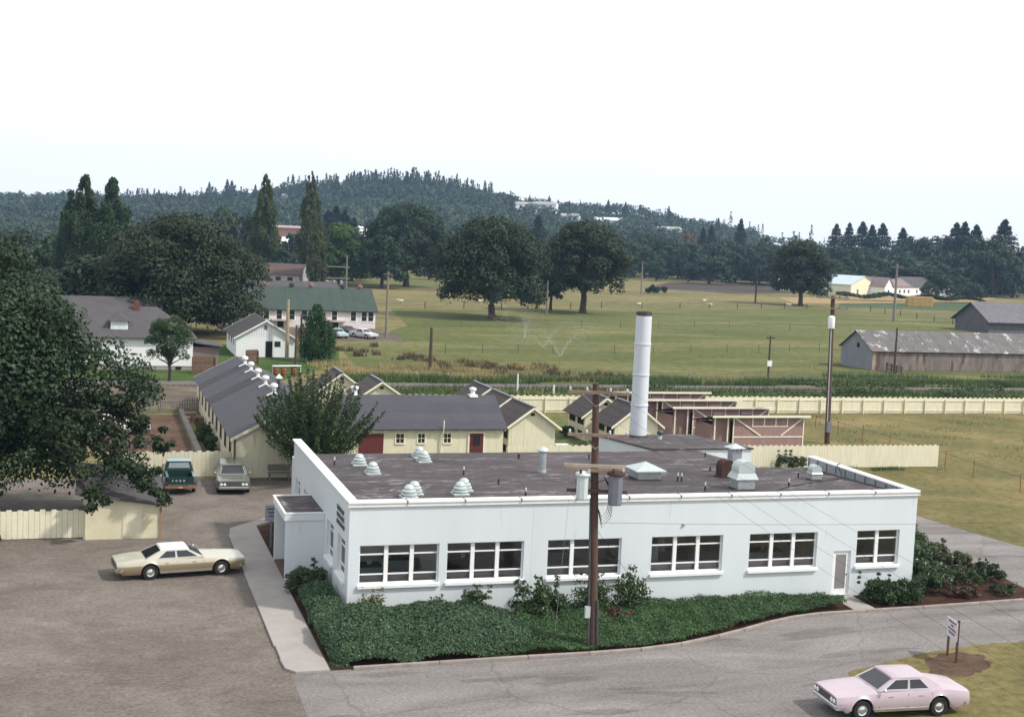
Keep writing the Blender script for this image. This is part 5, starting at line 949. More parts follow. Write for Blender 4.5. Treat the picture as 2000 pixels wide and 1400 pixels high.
def car(name, label, loc, rz, L, Wd, H, wb, fo, body, roofm, belt, ws, rs, rl, wagon=False, nose=.80, tail=.84, glass=GLASSD, group='parked cars', hub=CHROME, lower=None, cat='car', detail=True, rw=.335):
    t = thing(name, label, cat, loc, group, rz); xf = L/2; xr = -L/2; ax1 = xf-fo; ax0 = ax1-wb; ra = rw+.075; hw = Wd/2
    zsh = [(xr, tail-.03), (xr+.5, belt-.03), (ws[0]-.2, belt+.02), (0, belt), (ws[1], belt-.02), (xf-.3, nose), (xf, nose-.03)]
    def zb(x):
        z = .25
        for a in (ax0, ax1):
            if abs(x-a) < ra: z = max(z, rw+math.sqrt(max(0, ra*ra-(x-a)**2)))
        if x > xf-.25: z = max(z, .34)
        if x < xr+.25: z = max(z, .36)
        return z
    def sec(x):
        e = max(0, abs(x)-(L/2-.45))/.45; w = hw*(1-.085*e*e); b = zb(x); zs = interp(x, zsh); up = lambda z: max(z, b+.012)
        m1, m2, m3 = up(.33), max(up(.52), b+.024), max(up(zs-.16), b+.036); zs2 = max(zs, m3+.03)
        return [(w*.93, b), (w*.975, m1), (w, m2), (w*.985, m3), (w*.93, zs2), (w*.74, zs2+.035), (w*.35, zs2+.045), (0, zs2+.035)]
    xs = sorted(set([round(v, 4) for v in np.linspace(xr, xf, 46)]+[round(a+ra*math.cos(k*math.pi/14), 4) for a in (ax0, ax1) for k in range(15)]))
    bo = loft(t, 'body', body, xs, sec)
    MB().box(xr+.35, xf-.35, -hw*.86, hw*.86, .22, .62).build('underbody', UNDER, t)
    # cabin: base ring at the belt, roof ring above
    zb_, zt_ = belt+.02, H; bw, tw = hw*.90, hw*.70; x0, x1 = ws; r0, r1 = rs
    base = [(x0, -bw), (x1, -bw*.97), (x1+.10, 0), (x1, bw*.97), (x0, bw), (x0-.08, 0)]
    mb = MB().hexa([(x0, -bw, zb_), (x1, -bw*.97, zb_), (x1, bw*.97, zb_), (x0, bw, zb_)], [(r0, -tw, zt_-.07), (r1, -tw, zt_-.07), (r1, tw, zt_-.07), (r0, tw, zt_-.07)]); cbn = mb.build('cabin', body, t)
    loft(t, 'roof', roofm, [r0-.07, r0-.02, r0+.25, (r0+r1)/2, r1-.25, r1+.03, r1+.09], lambda x: [(tw*1.04*(1 if r0 < x < r1 else .93), zt_-.085-(.03 if not r0-.03 < x < r1+.05 else 0)), (tw*1.03*(1 if r0 < x < r1 else .92), zt_-.045-(.03 if not r0-.03 < x < r1+.05 else 0)), (tw*.80, zt_-.012-(.05 if not r0-.03 < x < r1+.05 else 0)), (tw*.4, zt_-(.05 if not r0-.03 < x < r1+.05 else 0)), (0, zt_+.002-(.05 if not r0-.03 < x < r1+.05 else 0))])
    z0, z1 = zb_, zt_-.075
    panes(t, [(x1, -bw*.97, z0), (x1, bw*.97, z0), (r1, tw, z1), (r1, -tw, z1)], [(.07, .93, .06, .94)], glass, 'windscreen', .006, CHROME if detail else None); panes(t, [(x0, bw, z0), (x0, -bw, z0), (r0, -tw, z1), (r0, tw, z1)], [(.09, .91, .12, .92)], glass, 'rear_window', .006, CHROME if detail else None)
    cells = [(.06, .33, .12, .9), (.36, .62, .12, .9), (.65, .95, .12, .9)] if wagon else [(.20, .52, .12, .90), (.55, .93, .12, .90)]
    if wagon:
        panes(t, [(x0, -bw, z0), (x1, -bw*.97, z0), (r1, -tw, z1), (r0, -tw, z1)], cells, glass, 'side_window', .006, CHROME if detail else None); panes(t, [(x1, bw*.97, z0), (x0, bw, z0), (r0, tw, z1), (r1, tw, z1)], [(1-b, 1-a, c, d) for a, b, c, d in cells], glass, 'side_window', .006, CHROME if detail else None)
    else:
        panes(t, [(x0, -bw, z0), (x1, -bw*.97, z0), (r1, -tw, z1), (r0, -tw, z1)], cells, glass, 'side_window', .006, CHROME if detail else None); panes(t, [(x1, bw*.97, z0), (x0, bw, z0), (r0, tw, z1), (r1, tw, z1)], [(1-b, 1-a, c, d) for a, b, c, d in cells], glass, 'side_window', .006, CHROME if detail else None)
    for x in (ax0, ax1):
        for y in (-hw+.13, hw-.13): wheel(t, x, y, rw, .22, hub)
    wrap = lambda sx, z0, z1, d: MB().add([(sx*(L/2+d), -hw*.86, z0), (sx*(L/2+d), hw*.86, z0), (sx*(L/2-.25), hw*1.0, z0), (sx*(L/2-.25), -hw*1.0, z0), (sx*(L/2+d), -hw*.86, z1), (sx*(L/2+d), hw*.86, z1), (sx*(L/2-.25), hw*1.0, z1), (sx*(L/2-.25), -hw*1.0, z1)], [(0, 3, 2, 1), (4, 5, 6, 7), (0, 1, 5, 4), (1, 2, 6, 5), (2, 3, 7, 6), (3, 0, 4, 7)])
    wrap(1, .36, .50, .05).build('front_bumper', CHROME, t, bevel=.02); wrap(-1, .38, .54, .05).build('rear_bumper', CHROME, t, bevel=.02)
    if detail:
        MB().box(xf-.015, xf+.02, -hw*.80, hw*.80, .53, nose-.06).build('grille', STEEL, t)
        for y in (-.74, -.54, .54, .74): 
            mb = MB(); n = 12; mb.v = [(xf+.022+a, y*hw+p*math.cos(6.2832*k/n), .64+p*math.sin(6.2832*k/n)) for p, a in ((.085, 0), (.08, .02), (.03, .035)) for k in range(n)]; mb.f = [(i*n+k, i*n+(k+1) % n, (i+1)*n+(k+1) % n, (i+1)*n+k) for i in range(2) for k in range(n)]+[tuple(2*n+k for k in range(n))]; mb.build('headlight', LENS, t, True)
        MB().box(xr-.02, xr+.02, -hw*.82, hw*.82, .58, tail-.10).build('tail_panel', STEEL, t)
        for y0 in (-hw*.80, hw*.30): MB().box(xr-.03, xr-.021, y0, y0+hw*.5, .62, tail-.14).build('tail_light', REDL, t)
        for s_ in (-1, 1):
            MB().beam((ax0+ra+.02, s_*(hw*.985), .32), (ax1-ra-.02, s_*(hw*.985), .32), .03, .09).build('sill_trim', CHROME, t)
            for xx in (x1-.55, (x0+x1)/2-.45): MB().box(xx, xx+.18, s_*hw*.985-.012, s_*hw*.985+.012, belt-.15, belt-.12).build('door_handle', CHROME, t)
            for xx in (x1-.02, (x0+x1)/2+.12, x0+.45): MB().beam((xx, s_*(hw*.992), .40), (xx, s_*(hw*.975), belt-.06), .008, .008).build('door_seam', UNDER, t)
            if s_ == 1 or wagon: MB().lathe((x1-.15, s_*(hw+.05), belt+.06), [(.02, 0), (.06, .02), (.07, .07), (.03, .12)], 8).build('wing_mirror', CHROME, t, True)
    return t
GOLD = paint('gold_beige_paint', (.36, .29, .16), .3, .15); IVORY = paint('ivory_paint', (.66, .68, .64), .3, .0); OLIVE = paint('olive_green_paint', (.15, .17, .135), .2, .35); PALEB = paint('pale_blue_paint', (.42, .54, .58)); WHT = paint('white_car_paint', (.62, .62, .64)); PNK = paint('pale_lilac_paint', (.50, .415, .46)); TEAL = paint('dark_teal_truck_paint', (.010, .036, .034), .35, .1)
def two_tone(name, a, b):
    m, nt, bs = newmat(name); t = nt.nodes.new('ShaderNodeTexCoord'); s = nt.nodes.new('ShaderNodeSeparateXYZ'); nt.links.new(t.outputs['Object'], s.inputs[0])
    nt.links.new(ramp(nt, s.outputs[2], [(.62, a), (.70, b)]), bs.inputs['Base Color']); bs.inputs['Roughness'].default_value = .28; bs.inputs['Metallic'].default_value = .1; bs.inputs['Coat Weight'].default_value = .4; return m
SED = two_tone('gold_and_ivory_paint', (.22, .175, .105), (.47, .45, .37))
car('parked_sedan', 'gold and ivory four-door sedan parked nose against the footpath', (-6.25, 8.5, .01), math.radians(7), 5.7, 1.98, 1.33, 3.17, 1.08, SED, IVORY, .86, (-1.66, 1.0), (-.86, .25), 0, nose=.76, tail=.80)
car('parked_wagon', 'olive green station wagon facing the camera by the cream gate', (-1.95, 28.6, .01), math.radians(-90-3), 5.3, 1.98, 1.45, 2.95, .92, OLIVE, OLIVE, .90, (-2.45, .95), (-2.1, .25), 0, wagon=True, nose=.84, tail=.9)
cb_ = at(658, 659); car('parked_sedan', 'pale blue sedan parked at the barracks', (cb_[0], cb_[1], .012), math.radians(-75), 5.0, 1.85, 1.42, 2.9, .9, PALEB, PALEB, .92, (-1.5, .95), (-.8, .25), 0, detail=False)
cb_ = at(710, 660); car('parked_sedan', 'white sedan parked at the right end of the barracks', (cb_[0], cb_[1], .012), math.radians(-60), 5.0, 1.85, 1.42, 2.9, .9, WHT, WHT, .92, (-1.5, .95), (-.8, .25), 0, detail=False)
cb_ = at(690, 656); car('parked_sedan', 'dark sedan beside the white one at the barracks', (cb_[0]-.6, cb_[1]+1.5, .012), math.radians(-70), 5.0, 1.85, 1.40, 2.9, .9, paint('dark_maroon_paint', (.06, .035, .04)), paint('dark_maroon_paint', (.06, .035, .04)), .92, (-1.5, .95), (-.8, .25), 0, detail=False)
car('parked_sedan', 'pale lilac car at the road edge, bottom right', (16.9, -13.5, .016), math.radians(176), 5.1, 1.9, 1.40, 2.95, .95, PNK, PNK, .92, (-1.5, 1.0), (-.85, .3), 0)
vb = at(225, 852); t = car('parked_wagon', 'white car glimpsed through the big oak branches', (vb[0], vb[1]+1, .014), math.radians(20), 4.9, 1.85, 1.5, 2.8, .9, WHT, WHT, .95, (-2.2, .9), (-1.9, .3), 0, wagon=True, detail=False)
# green pickup seen from behind
t = thing('pickup_truck', 'dark green pickup seen from behind at the cream gate', 'truck', (-5.15, 28.7, .01), 'parked cars', math.radians(90)); hw = .98
loft(t, 'hood', TEAL, np.linspace(.75, 2.5, 12), lambda x: [(.9, .45), (.93, .7), (.86, .98), (.6, 1.08-.04*(x-.75)), (0, 1.10-.04*(x-.75))])
loft(t, 'cab', TEAL, [-.55, -.5, 0, .6, .78], lambda x: [(.86, .40), (.90, .75), (.88, 1.08), (.6, 1.10), (0, 1.10)])
MB().hexa([(-.52, -.84, 1.09), (.72, -.82, 1.09), (.72, .82, 1.09), (-.52, .84, 1.09)], [(-.40, -.68, 1.68), (.30, -.68, 1.68), (.30, .68, 1.68), (-.40, .68, 1.68)]).build('cab_upper', TEAL, t, bevel=.04)
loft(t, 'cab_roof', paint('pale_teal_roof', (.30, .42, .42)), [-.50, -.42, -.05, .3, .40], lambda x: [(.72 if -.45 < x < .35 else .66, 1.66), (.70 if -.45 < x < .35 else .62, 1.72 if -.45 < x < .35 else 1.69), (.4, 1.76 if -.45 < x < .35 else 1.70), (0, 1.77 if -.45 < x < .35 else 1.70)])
panes(t, [(-.52, .84, 1.09), (-.52, -.84, 1.09), (-.40, -.68, 1.68), (-.40, .68, 1.68)], [(.10, .90, .30, .84)], M('sky_toned_glass', (.20, .24, .26), .1, .05, spec=.8), 'rear_window', .045)  # sky reflection put into this pane's pale base colour
for s_ in (-1, 1): panes(t, [(-.52, -.84*1, 1.09), (.72, -.82, 1.09), (.30, -.68, 1.68), (-.40, -.68, 1.68)] if s_ < 0 else [(.72, .82, 1.09), (-.52, .84, 1.09), (-.40, .68, 1.68), (.30, .68, 1.68)], [(.18, .82, .12, .86)], GLASSD, 'side_window', .045)
panes(t, [(.72, -.82, 1.09), (.72, .82, 1.09), (.30, .68, 1.68), (.30, -.68, 1.68)], [(.08, .92, .1, .9)], GLASSD, 'windscreen', .045)
for s_ in (-1, 1):
    MB().box(-2.45, -.62, s_*.72-.03, s_*.72+.03, .55, 1.08).build('bed_side', TEAL, t); MB().beam((-2.45, s_*.76, 1.09), (-.62, s_*.76, 1.09), .13, .04).build('bed_rail', paint('worn_teal_edge', (.12, .22, .24)), t)
    fd = MB(); n = 10
    for w_ in (.70, .92, .99): fd.v += [(-1.55+.62*math.cos(math.pi*k/n)*(1-.12*(w_ > .95)), s_*w_, .42+(.55 if w_ < .95 else .44)*math.sin(math.pi*k/n)) for k in range(n+1)]
    fd.f = [(i*(n+1)+k, i*(n+1)+k+1, (i+1)*(n+1)+k+1, (i+1)*(n+1)+k) for i in range(2) for k in range(n)]+[tuple(2*(n+1)+k for k in range(n+1))]; fd.build('rear_fender', paint('light_teal_fender', (.045, .095, .10)), t, True)
    MB().box(-2.50, -2.455, s_*.83-.07, s_*.83+.07, .66, .80).build('tail_light', REDL, t)
MB().box(-2.42, -.60, -.69, .69, .56, .62).build('bed_floor', UNDER, t); MB().box(-.66, -.60, -.69, .69, .62, 1.06).build('bed_front', TEAL, t)
tg = MB().box(-2.49, -2.45, -.75, .75, .58, 1.07).build('tailgate', TEAL, t); MB().box(-2.50, -2.491, -.75, .75, .60, .63).build('tailgate_trim', CHROME, tg)
t['_o'] = [0., 0., 0.]; text('FORD', .17, (-2.493, .50, .80), ((0, -1, 0), (0, 0, 1), (-1, 0, 0)), M('white_tailgate_letters', (.7, .72, .7), .5, .02), t, 'lettering', .004, 'LEFT', 2.2)
MB().box(-2.66, -2.56, -.92, .92, .42, .56).build('rear_bumper', M('brown_timber_bumper', (.20, .12, .08), .7, .2), t, bevel=.015); MB().box(-2.665, -2.661, -.1, .12, .44, .54).build('number_plate', M('plate_yellow', (.5, .38, .14), .5, .05), t)
MB().box(-2.4, 2.4, -.5, .5, .38, .54).build('frame', UNDER, t); MB().box(2.5, 2.6, -.95, .95, .45, .6).build('front_bumper', CHROME, t)
for x in (-1.55, 1.6):
    for y in (-.80, .80): wheel(t, x, y, .36, .2, GALV)
# ------------------------------------------------------------------ trees
def gat(px, py): p = at(px, py); return (float(p[0]), float(p[1]), 0.)
def tall(b, px, top): return ztop(b, px, top)
erng = random.Random(2); EX = [(erng.uniform(-5, 10.2), erng.uniform(-4.6, 2.5), erng.uniform(2.0, 11.5), erng.uniform(.7, 1.35)) for _ in range(270)]; EX = [e for e in EX if e[2] < 13.2-max(0, e[0]-3)*.85 and not (e[1] < -3.5 and e[0] > 6.5)]
oak('big_oak', 'huge dark oak filling the left foreground above the cream shed', 16.0, 7.9, 170000, .23, 11, (-17.3, 21.8, 0), L_OAKN, .10, low=.08, nl=230, flat=.7, tr=.55, extra=EX)
lo = thing('oak_bough', 'drooping oak bough hanging over the cream lean-to shed', 'tree', (-10.2, 17.0, 0)); rng = np.random.default_rng(5); lob = []
for (a, b, c), n_ in ((((-12., 18.5, 6.2), (-9.2, 16.0, 4.6), (-6.6, 14.6, 1.9)), 18), (((-12., 18.5, 6.), (-10.5, 15.5, 4.2), (-9.8, 14.2, 1.6)), 14), (((-11.5, 20, 7), (-8., 19., 6.), (-5.9, 19, 3.7)), 16), (((-11.5, 19, 6.5), (-8.6, 17., 5.), (-7.6, 15., 2.8)), 14)):
    for k in range(n_):
        u = .25+.75*k/n_; p = (1-u)**2*np.array(a)+2*u*(1-u)*np.array(b)+u*u*np.array(c); lob.append((*(p-np.array([-10.2, 17., 0])+rng.normal(0, .28, 3)), rng.uniform(.3, .62)*(1.15-.45*u)))
Vv, Ff = lobed_crown(rng, lob, 9000, .24, .8, .6, (.3, 1.1), .8); rawmesh('foliage', Vv, Ff, L_OAKN, lo); mb = MB()
for a, b, c in (((-13.2, 20., 5.), (-10., 17, 5.2), (-6.8, 14.7, 2.2)), ((-13.2, 20., 5.), (-11, 16, 4.6), (-9.9, 14.4, 1.8)), ((-13.2, 20.3, 6), (-9, 19.2, 6.3), (-6.1, 19, 3.9)), ((-13.2, 20, 5.5), (-9.5, 17.5, 5.6), (-7.8, 15.2, 3.))):
    P_ = [((1-u)**2*np.array(a)+2*u*(1-u)*np.array(b)+u*u*np.array(c)) for u in np.linspace(0, 1, 7)]; mb.tube([tuple(p) for p in P_], [.16, .13, .10, .08, .06, .04, .015], 6, False)
mb.build('limb', BARK, lo, True)
b = gat(348, 652); oak('spreading_oak', 'broad dark oak behind the white house', tall(b, 330, 405), 12.4, 78000, .48, 12, b, L_OAK, .12, low=.01, nl=130, tr=.7, skirt=55)
b = gat(960, 622); oak('field_oak', 'middle oak of three in the pasture, behind the sprinklers', tall(b, 945, 414), 12.7, 46000, .56, 13, b, L_OAK, .13, low=.11, nl=125, skirt=26)
b = gat(1138, 612); oak('field_oak', 'right oak of three in the pasture, with a tall bare trunk', tall(b, 1150, 425), 10.6, 34000, .58, 14, b, L_OAK, .17, low=.17, nl=100, skirt=16)
b = gat(793, 560); oak('field_oak', 'left oak of three, the tallest dome with a reddish trunk', tall(b, 780, 390), 14.2, 36000, .8, 15, b, L_OAK, .16, low=.12, nl=115, skirt=24)
b = gat(1563, 597); oak('field_oak', 'lone oak in the right meadow by the blue-roofed barn', tall(b, 1575, 463), 10.2, 26000, .66, 16, b, L_OAK, .14, low=.12, nl=80, skirt=18)
b = gat(745, 563); oak('field_oak', 'smaller dark oak tucked against the tallest dome', tall(b, 740, 455), 9.0, 14000, .7, 17, b, L_OAK, .16, low=.1, nl=60)
b = gat(1075, 606); oak('slender_tree', 'slender tree between the middle and right pasture oaks', tall(b, 1070, 520), 4.2, 6000, .5, 18, b, L_BR, .3, low=.25, nl=40)
b = gat(515, 553); poplar('lombardy_poplar', 'left of two tall narrow poplars', tall(b, 517, 336), 4.9, 24000, .55, 21, b, L_POP, 'lombardy poplars'); b = gat(603, 556); poplar('lombardy_poplar', 'right of two tall narrow poplars, with a split top', tall(b, 600, 327), 4.4, 20000, .55, 22, b, L_POP, 'lombardy poplars')
b = tuple(colat(620, 372)); poplar('poplar_sucker', 'shorter paler poplar stem against the right poplar', 19., 3.4, 9000, .6, 23, b, L_POP, 'lombardy poplars')
for i, (px, top, R_, l) in enumerate(((165, 337, 5.2, 'left of two cottonwoods towering over the big oak'), (218, 342, 5.2, 'right of two cottonwoods towering over the big oak'), (138, 372, 3.6, 'lower left cottonwood beside the towering pair'))):
    b = tuple(colat(px, 262)); poplar('cottonwood', l, tall(b, px, top), R_, 20000, .52, 30+i, b, L_COT, 'cottonwoods')
b = gat(331, 746); oak('round_maple', 'small round-headed tree on the lawn before the white house', tall(b, 327, 610), 2.45, 14000, .17, 41, b, L_YOUNG, .2, low=.26, nl=70, tr=.16); b = gat(618, 706)
conifer_loc = b; poplar('egg_shaped_tree', 'egg-shaped green tree right of the white garage', tall(b, 617, 594), 2.5, 15000, .20, 42, b, L_YOUNG)
b = tuple(colat(665, 400)); oak('light_green_tree', 'rounded light green tree right of the poplars', tall(b, 655, 430), 9.0, 15000, .7, 43, b, L_LIGHT, .12, low=.05, nl=75)
# plum: many upright shoots
t = thing('plum_tree', 'bushy plum tree with upright shoots behind the laboratory corner', 'tree', (3.2, 29.2, 0)); rng = np.random.default_rng(44); mb = MB(); C = []; D = []
mb.tube([(0, 0, -.1), (.05, 0, .8), (.1, .05, 1.5)], [.2, .17, .15], 8)
for k in range(118):
    a = rng.uniform(0, 6.28); rr = math.sqrt(rng.uniform(.02, 1)); z1 = 5.3+2.1*(1-rr*rr)*rng.uniform(.35, 1.25)-1.9*rr*rr*rng.uniform(.3, 1.3); e = np.array([4.3*rr*math.cos(a), 3.6*rr*math.sin(a), z1]); m = np.array([2.2*rr*math.cos(a), 2.*rr*math.sin(a), 1.9+1.0*rng.uniform(0, 1)-.5*rr]); s = np.array([.1, .05, 1.3+rng.uniform(0, .4)])
    us_ = np.linspace(0, 1, 7); P_ = [(1-u)**2*s+2*u*(1-u)*m+u*u*e for u in us_]; mb.tube([tuple(p) for p in P_], [.06, .05, .04, .03, .022, .014, .006], 5, False)
    n_ = 330; u = rng.uniform(.18, 1.02, n_)[:, None]; p = (1-u)**2*s+2*u*(1-u)*m+u*u*e; w = .31*(1.15-u); C.append(p+rng.normal(0, 1, (n_, 3))*w*np.array([1, 1, .8])); D.append(unit(rng, n_))
Vv, Ff = leaves(np.vstack(C), np.vstack(D)+np.array([0, 0, .4]), .165, rng, .5, .6); rawmesh('crown', Vv, Ff, L_PLUM, t); mb.build('trunk', BARK, t, True, org=(0, 0, 0))
# belt of trees behind the fields: prototypes, then copies placed one by one
def proto_store():
    P = {}
    P['b0'] = oak('belt_tree', 'x', 12., 6., 3600, .78, 51, (0, 0, -500), L_BR, .1, low=.04, nl=40); P['b1'] = oak('belt_tree', 'x', 12., 5., 3200, .75, 52, (0, 0, -500), L_BR, .1, low=.02, nl=34)
    P['b2'] = oak('belt_tree', 'x', 12., 7.4, 4000, .8, 53, (0, 0, -500), L_OAK, .1, low=.04, nl=44); P['l0'] = oak('belt_tree', 'x', 12., 6., 3400, .8, 54, (0, 0, -500), L_COT, .1, low=.03, nl=38)
    P['c0'] = conifer('fir_tree', 'x', 20., 7.4, 6000, .62, 55, (0, 0, -500)); P['c1'] = conifer('fir_tree', 'x', 20., 6.2, 5200, .62, 56, (0, 0, -500)); P['a0'] = oak('golden_tree', 'x', 12., 6., 2600, .85, 57, (0, 0, -500), L_AUT, .1, low=.05, nl=34)
    return P
PR = proto_store(); brng = random.Random(8)
BELT = [  # pixel column, pixel row of the top, distance, width/height factor, prototype
 (60, 470, 330, 1.0, 'b0'), (108, 455, 300, 1., 'l0'), (30, 440, 360, 1., 'b2'), (95, 520, 230, .9, 'l0'), (270, 470, 300, 1., 'b1'), (432, 398, 470, .75, 'l0'), (455, 440, 430, .9, 'c0'), (478, 405, 480, .8, 'b0'), (487, 430, 420, .8, 'c1'), (470, 500, 360, 1., 'b1'),
 (548, 480, 470, .9, 'b1'), (562, 515, 400, 1.1, 'b0'), (535, 520, 395, 1., 'l0'), (640, 410, 640, 1., 'c0'), (655, 402, 640, 1., 'c1'), (672, 412, 640, 1., 'c0'), (690, 425, 640, 1., 'c1'), (628, 480, 480, 1., 'b1'), (708, 475, 520, 1., 'b0'), (690, 505, 430, 1.2, 'b2'), (640, 510, 410, 1., 'b1'),
 (850, 480, 560, 1.2, 'b2'), (840, 510, 480, 1.2, 'b0'), (815, 525, 520, 1., 'b1'), (880, 500, 600, 1.1, 'b1'), (1050, 420, 640, .8, 'c0'), (1065, 470, 620, 1., 'b1'), (1035, 500, 600, 1., 'b0'), (1085, 505, 600, 1., 'b1'),
 (1225, 470, 640, 1.1, 'b0'), (1240, 445, 700, 1., 'l0'), (1262, 480, 640, 1., 'b1'), (1275, 450, 720, 1., 'b2'), (1285, 505, 600, .9, 'b0'), (1300, 460, 680, 1.1, 'b2'), (1328, 480, 650, 1., 'b0'), (1345, 452, 700, .8, 'a0'), (1360, 470, 660, 1.1, 'b2'), (1372, 445, 720, .7, 'c1'), (1395, 470, 640, 1.2, 'b2'), (1388, 440, 730, .7, 'c0'),
 (1420, 460, 690, 1., 'b0'), (1432, 490, 620, 1.1, 'b1'), (1455, 470, 680, 1.1, 'b2'), (1445, 428, 760, .7, 'c1'), (1480, 480, 640, 1.1, 'b0'), (1500, 460, 720, 1., 'l0'), (1512, 485, 600, 1.1, 'b2'), (1540, 470, 680, 1.1, 'b0'), (1600, 480, 620, 1., 'b1'), (1625, 500, 560, 1., 'b0'),
 (1632, 438, 760, .8, 'c0'), (1657, 436, 740, .8, 'c1'), (1683, 434, 740, .9, 'c0'), (1702, 440, 740, .9, 'c1'), (1722, 437, 740, .9, 'c0'), (1762, 446, 720, .9, 'c0'), (1655, 500, 600, 1., 'b1'), (1680, 505, 590, 1., 'b0'), (1700, 495, 600, .9, 'b1'), (1715, 520, 570, .9, 'l0'), (1790, 455, 700, 1.1, 'b2'), (1775, 500, 600, 1., 'b1'), (1835, 452, 680, 1.2, 'b2'),
 (1800, 520, 570, 1.1, 'b0'), (1840, 510, 560, 1.2, 'b2'), (1866, 436, 640, .9, 'c0'), (1882, 434, 640, .9, 'c1'), (1905, 440, 620, .9, 'c0'), (1890, 480, 590, 1.2, 'b2'), (1930, 450, 600, 1.2, 'b2'), (1960, 430, 620, 1., 'c0'), (1985, 470, 580, 1.2, 'b0'), (1645, 530, 545, 1., 'b1'), (1822, 548, 520, .8, 'l0'), (1900, 548, 520, 1., 'b2'), (1870, 556, 500, .8, 'b0')]
xr_ = random.Random(31)
for px in range(815, 1660, 19): BELT.append((px+xr_.uniform(-8, 8), xr_.uniform(462, 498)+(px-815)*.004, xr_.uniform(585, 720), xr_.uniform(1., 1.35), xr_.choice(['b0', 'b1', 'b2', 'b2', 'l0'])))
for px in range(1640, 2000, 22): BELT.append((px+xr_.uniform(-8, 8), xr_.uniform(475, 520), xr_.uniform(560, 680), xr_.uniform(1., 1.3), xr_.choice(['b0', 'b1', 'b2', 'b2'])))
for px in range(-10, 300, 22): BELT.append((px+xr_.uniform(-8, 8), xr_.uniform(480, 560), xr_.uniform(190, 300), xr_.uniform(.9, 1.2), xr_.choice(['b0', 'b1', 'b2', 'l0'])))
for px in range(250, 760, 30): BELT.append((px+xr_.uniform(-8, 8), xr_.uniform(440, 500), xr_.uniform(430, 620), xr_.uniform(.9, 1.25), xr_.choice(['b0', 'b1', 'b2', 'l0'])))
BELT.sort(); cnt = {}; used = set(); NM = {'b0': 'rounded mid-green tree', 'b1': 'narrow green tree', 'b2': 'broad dark green tree', 'l0': 'pale grey-green tree', 'c0': 'full dark fir', 'c1': 'slim dark fir', 'a0': 'golden-leaved tree'}
SEG = [(130, 'behind the big left oak'), (300, 'around the towering cottonwoods'), (500, 'between broad oak and left poplar'), (620, 'between the two poplars'), (800, 'around the light green tree'), (1250, 'behind the three pasture oaks'),
       (1530, 'between right pasture oak and lone oak'), (1740, 'behind the blue-roofed farm building'), (1920, 'above the white farmhouses'), (9999, 'at the far right edge')]
def seg(px): return next(n for x, n in SEG if px < x)
tot = {}
for e in BELT: k_ = (seg(e[0]), e[4]); tot[k_] = tot.get(k_, 0)+1
def place_copy(p, b, h, wf, label, rz, group):
    src = PR[p]; H0 = 20. if p[0] == 'c' else 12.; k = h/H0; sc = (k*wf, k*wf, k)
    if p not in used: used.add(p); o = src; o.location = b; o.rotation_euler = (0, 0, rz); o.scale = sc; o['label'] = label
    else: o = copytree(src, b, rz, sc, label)
    o['group'] = group; return o
for px, top, dist, wf, p in BELT:
    b = colat(px, dist); h = max(4., tall(b, px, top)); k_ = (seg(px), p); i = cnt[k_] = cnt.get(k_, 0)+1
    lbl = NM[p]+' '+k_[0]+(', '+ordn(i-1)+' from left' if tot[k_] > 1 else '')
    wf = wf*min(1.4, max(.75, 17./h)) if p[0] != 'c' else wf*1.8
    place_copy(p, tuple(b), h, wf, lbl, brng.uniform(0, 6.28), 'trees of the belt behind the fields')
# firs on the skyline of the hill, one by one
SKY = [(148, 372), (268, 366), (310, 370), (360, 368), (408, 355), (443, 350), (452, 352), (555, 358), (498, 360), (615, 352), (645, 352), (662, 358), (676, 342), (690, 333), (703, 336), (718, 338), (732, 330), (747, 342), (757, 345), (775, 335), (793, 334), (800, 338), (816, 336), (831, 334), (845, 345), (865, 343), (876, 350), (886, 348), (920, 362), (1072, 382), (1188, 390), (1222, 394), (1307, 402), (1405, 425)]
for i, (px, top) in enumerate(SKY):
    dist = 1500+90*math.sin(i*2.1) if px < 1000 else 1420; b = colat(px, dist, 400); u = float((b-CAM)@RH); v = float((b-CAM)@FH); z = float(hillz(np.array(u), np.array(v))); ht = max(9., tall(b, px, top)-z); b[2] = z-.3
    place_copy('c1' if i % 3 else 'c0', tuple(b), min(ht, 44.), brng.uniform(.95, 1.35), 'dark fir on the hill skyline, %s from the left' % ordn(i), brng.uniform(0, 6), 'firs along the hill skyline')
# the wood that covers the hill reads as one mass
rng = np.random.default_rng(77); Vs = []; Fs = []; off = 0
def lump(n, R, H, rng):
    d = unit(rng, n); d[:, 2] = np.abs(d[:, 2])*1.0-.15; C = d*np.array([R, R, H*.55])*rng.uniform(.75, 1.05, (n, 1)); C[:, 2] += H*.42
    C += .22*R*np.sin(d[:, [1, 2, 0]]*7); return leaves(C, d+np.array([0, 0, .3]), 2.5, rng, .75, .45)
protos = [lump(64, 6.5, 13, rng) for _ in range(4)]+[lump(56, 5., 15, rng) for _ in range(2)]+[(lambda q: (q[0], q[1]))(conifer_cloud(rng, 26., 6.4, 110, 2.8)) for _ in range(3)]
hrng = np.random.default_rng(78)
def scatter(n, pxr, dr, kinds, smin=.8, smax=1.4, skip=0.):
    global off
    for _ in range(n):
        px = hrng.uniform(*pxr); dist = hrng.uniform(*dr); b = colat(px, dist, 440); u = float((b-CAM)@RH); v = float((b-CAM)@FH); z = float(hillz(np.array(u), np.array(v)))
        k = int(hrng.choice(kinds)); Vp, Fp = protos[k]; s = hrng.uniform(smin, smax); a = hrng.uniform(0, 6.28); R_ = np.array([[math.cos(a), -math.sin(a), 0], [math.sin(a), math.cos(a), 0], [0, 0, 1]])
        Vs.append((Vp*s)@R_.T+np.array([b[0], b[1], z-.5])); Fs.append(Fp+off); off += len(Vp)
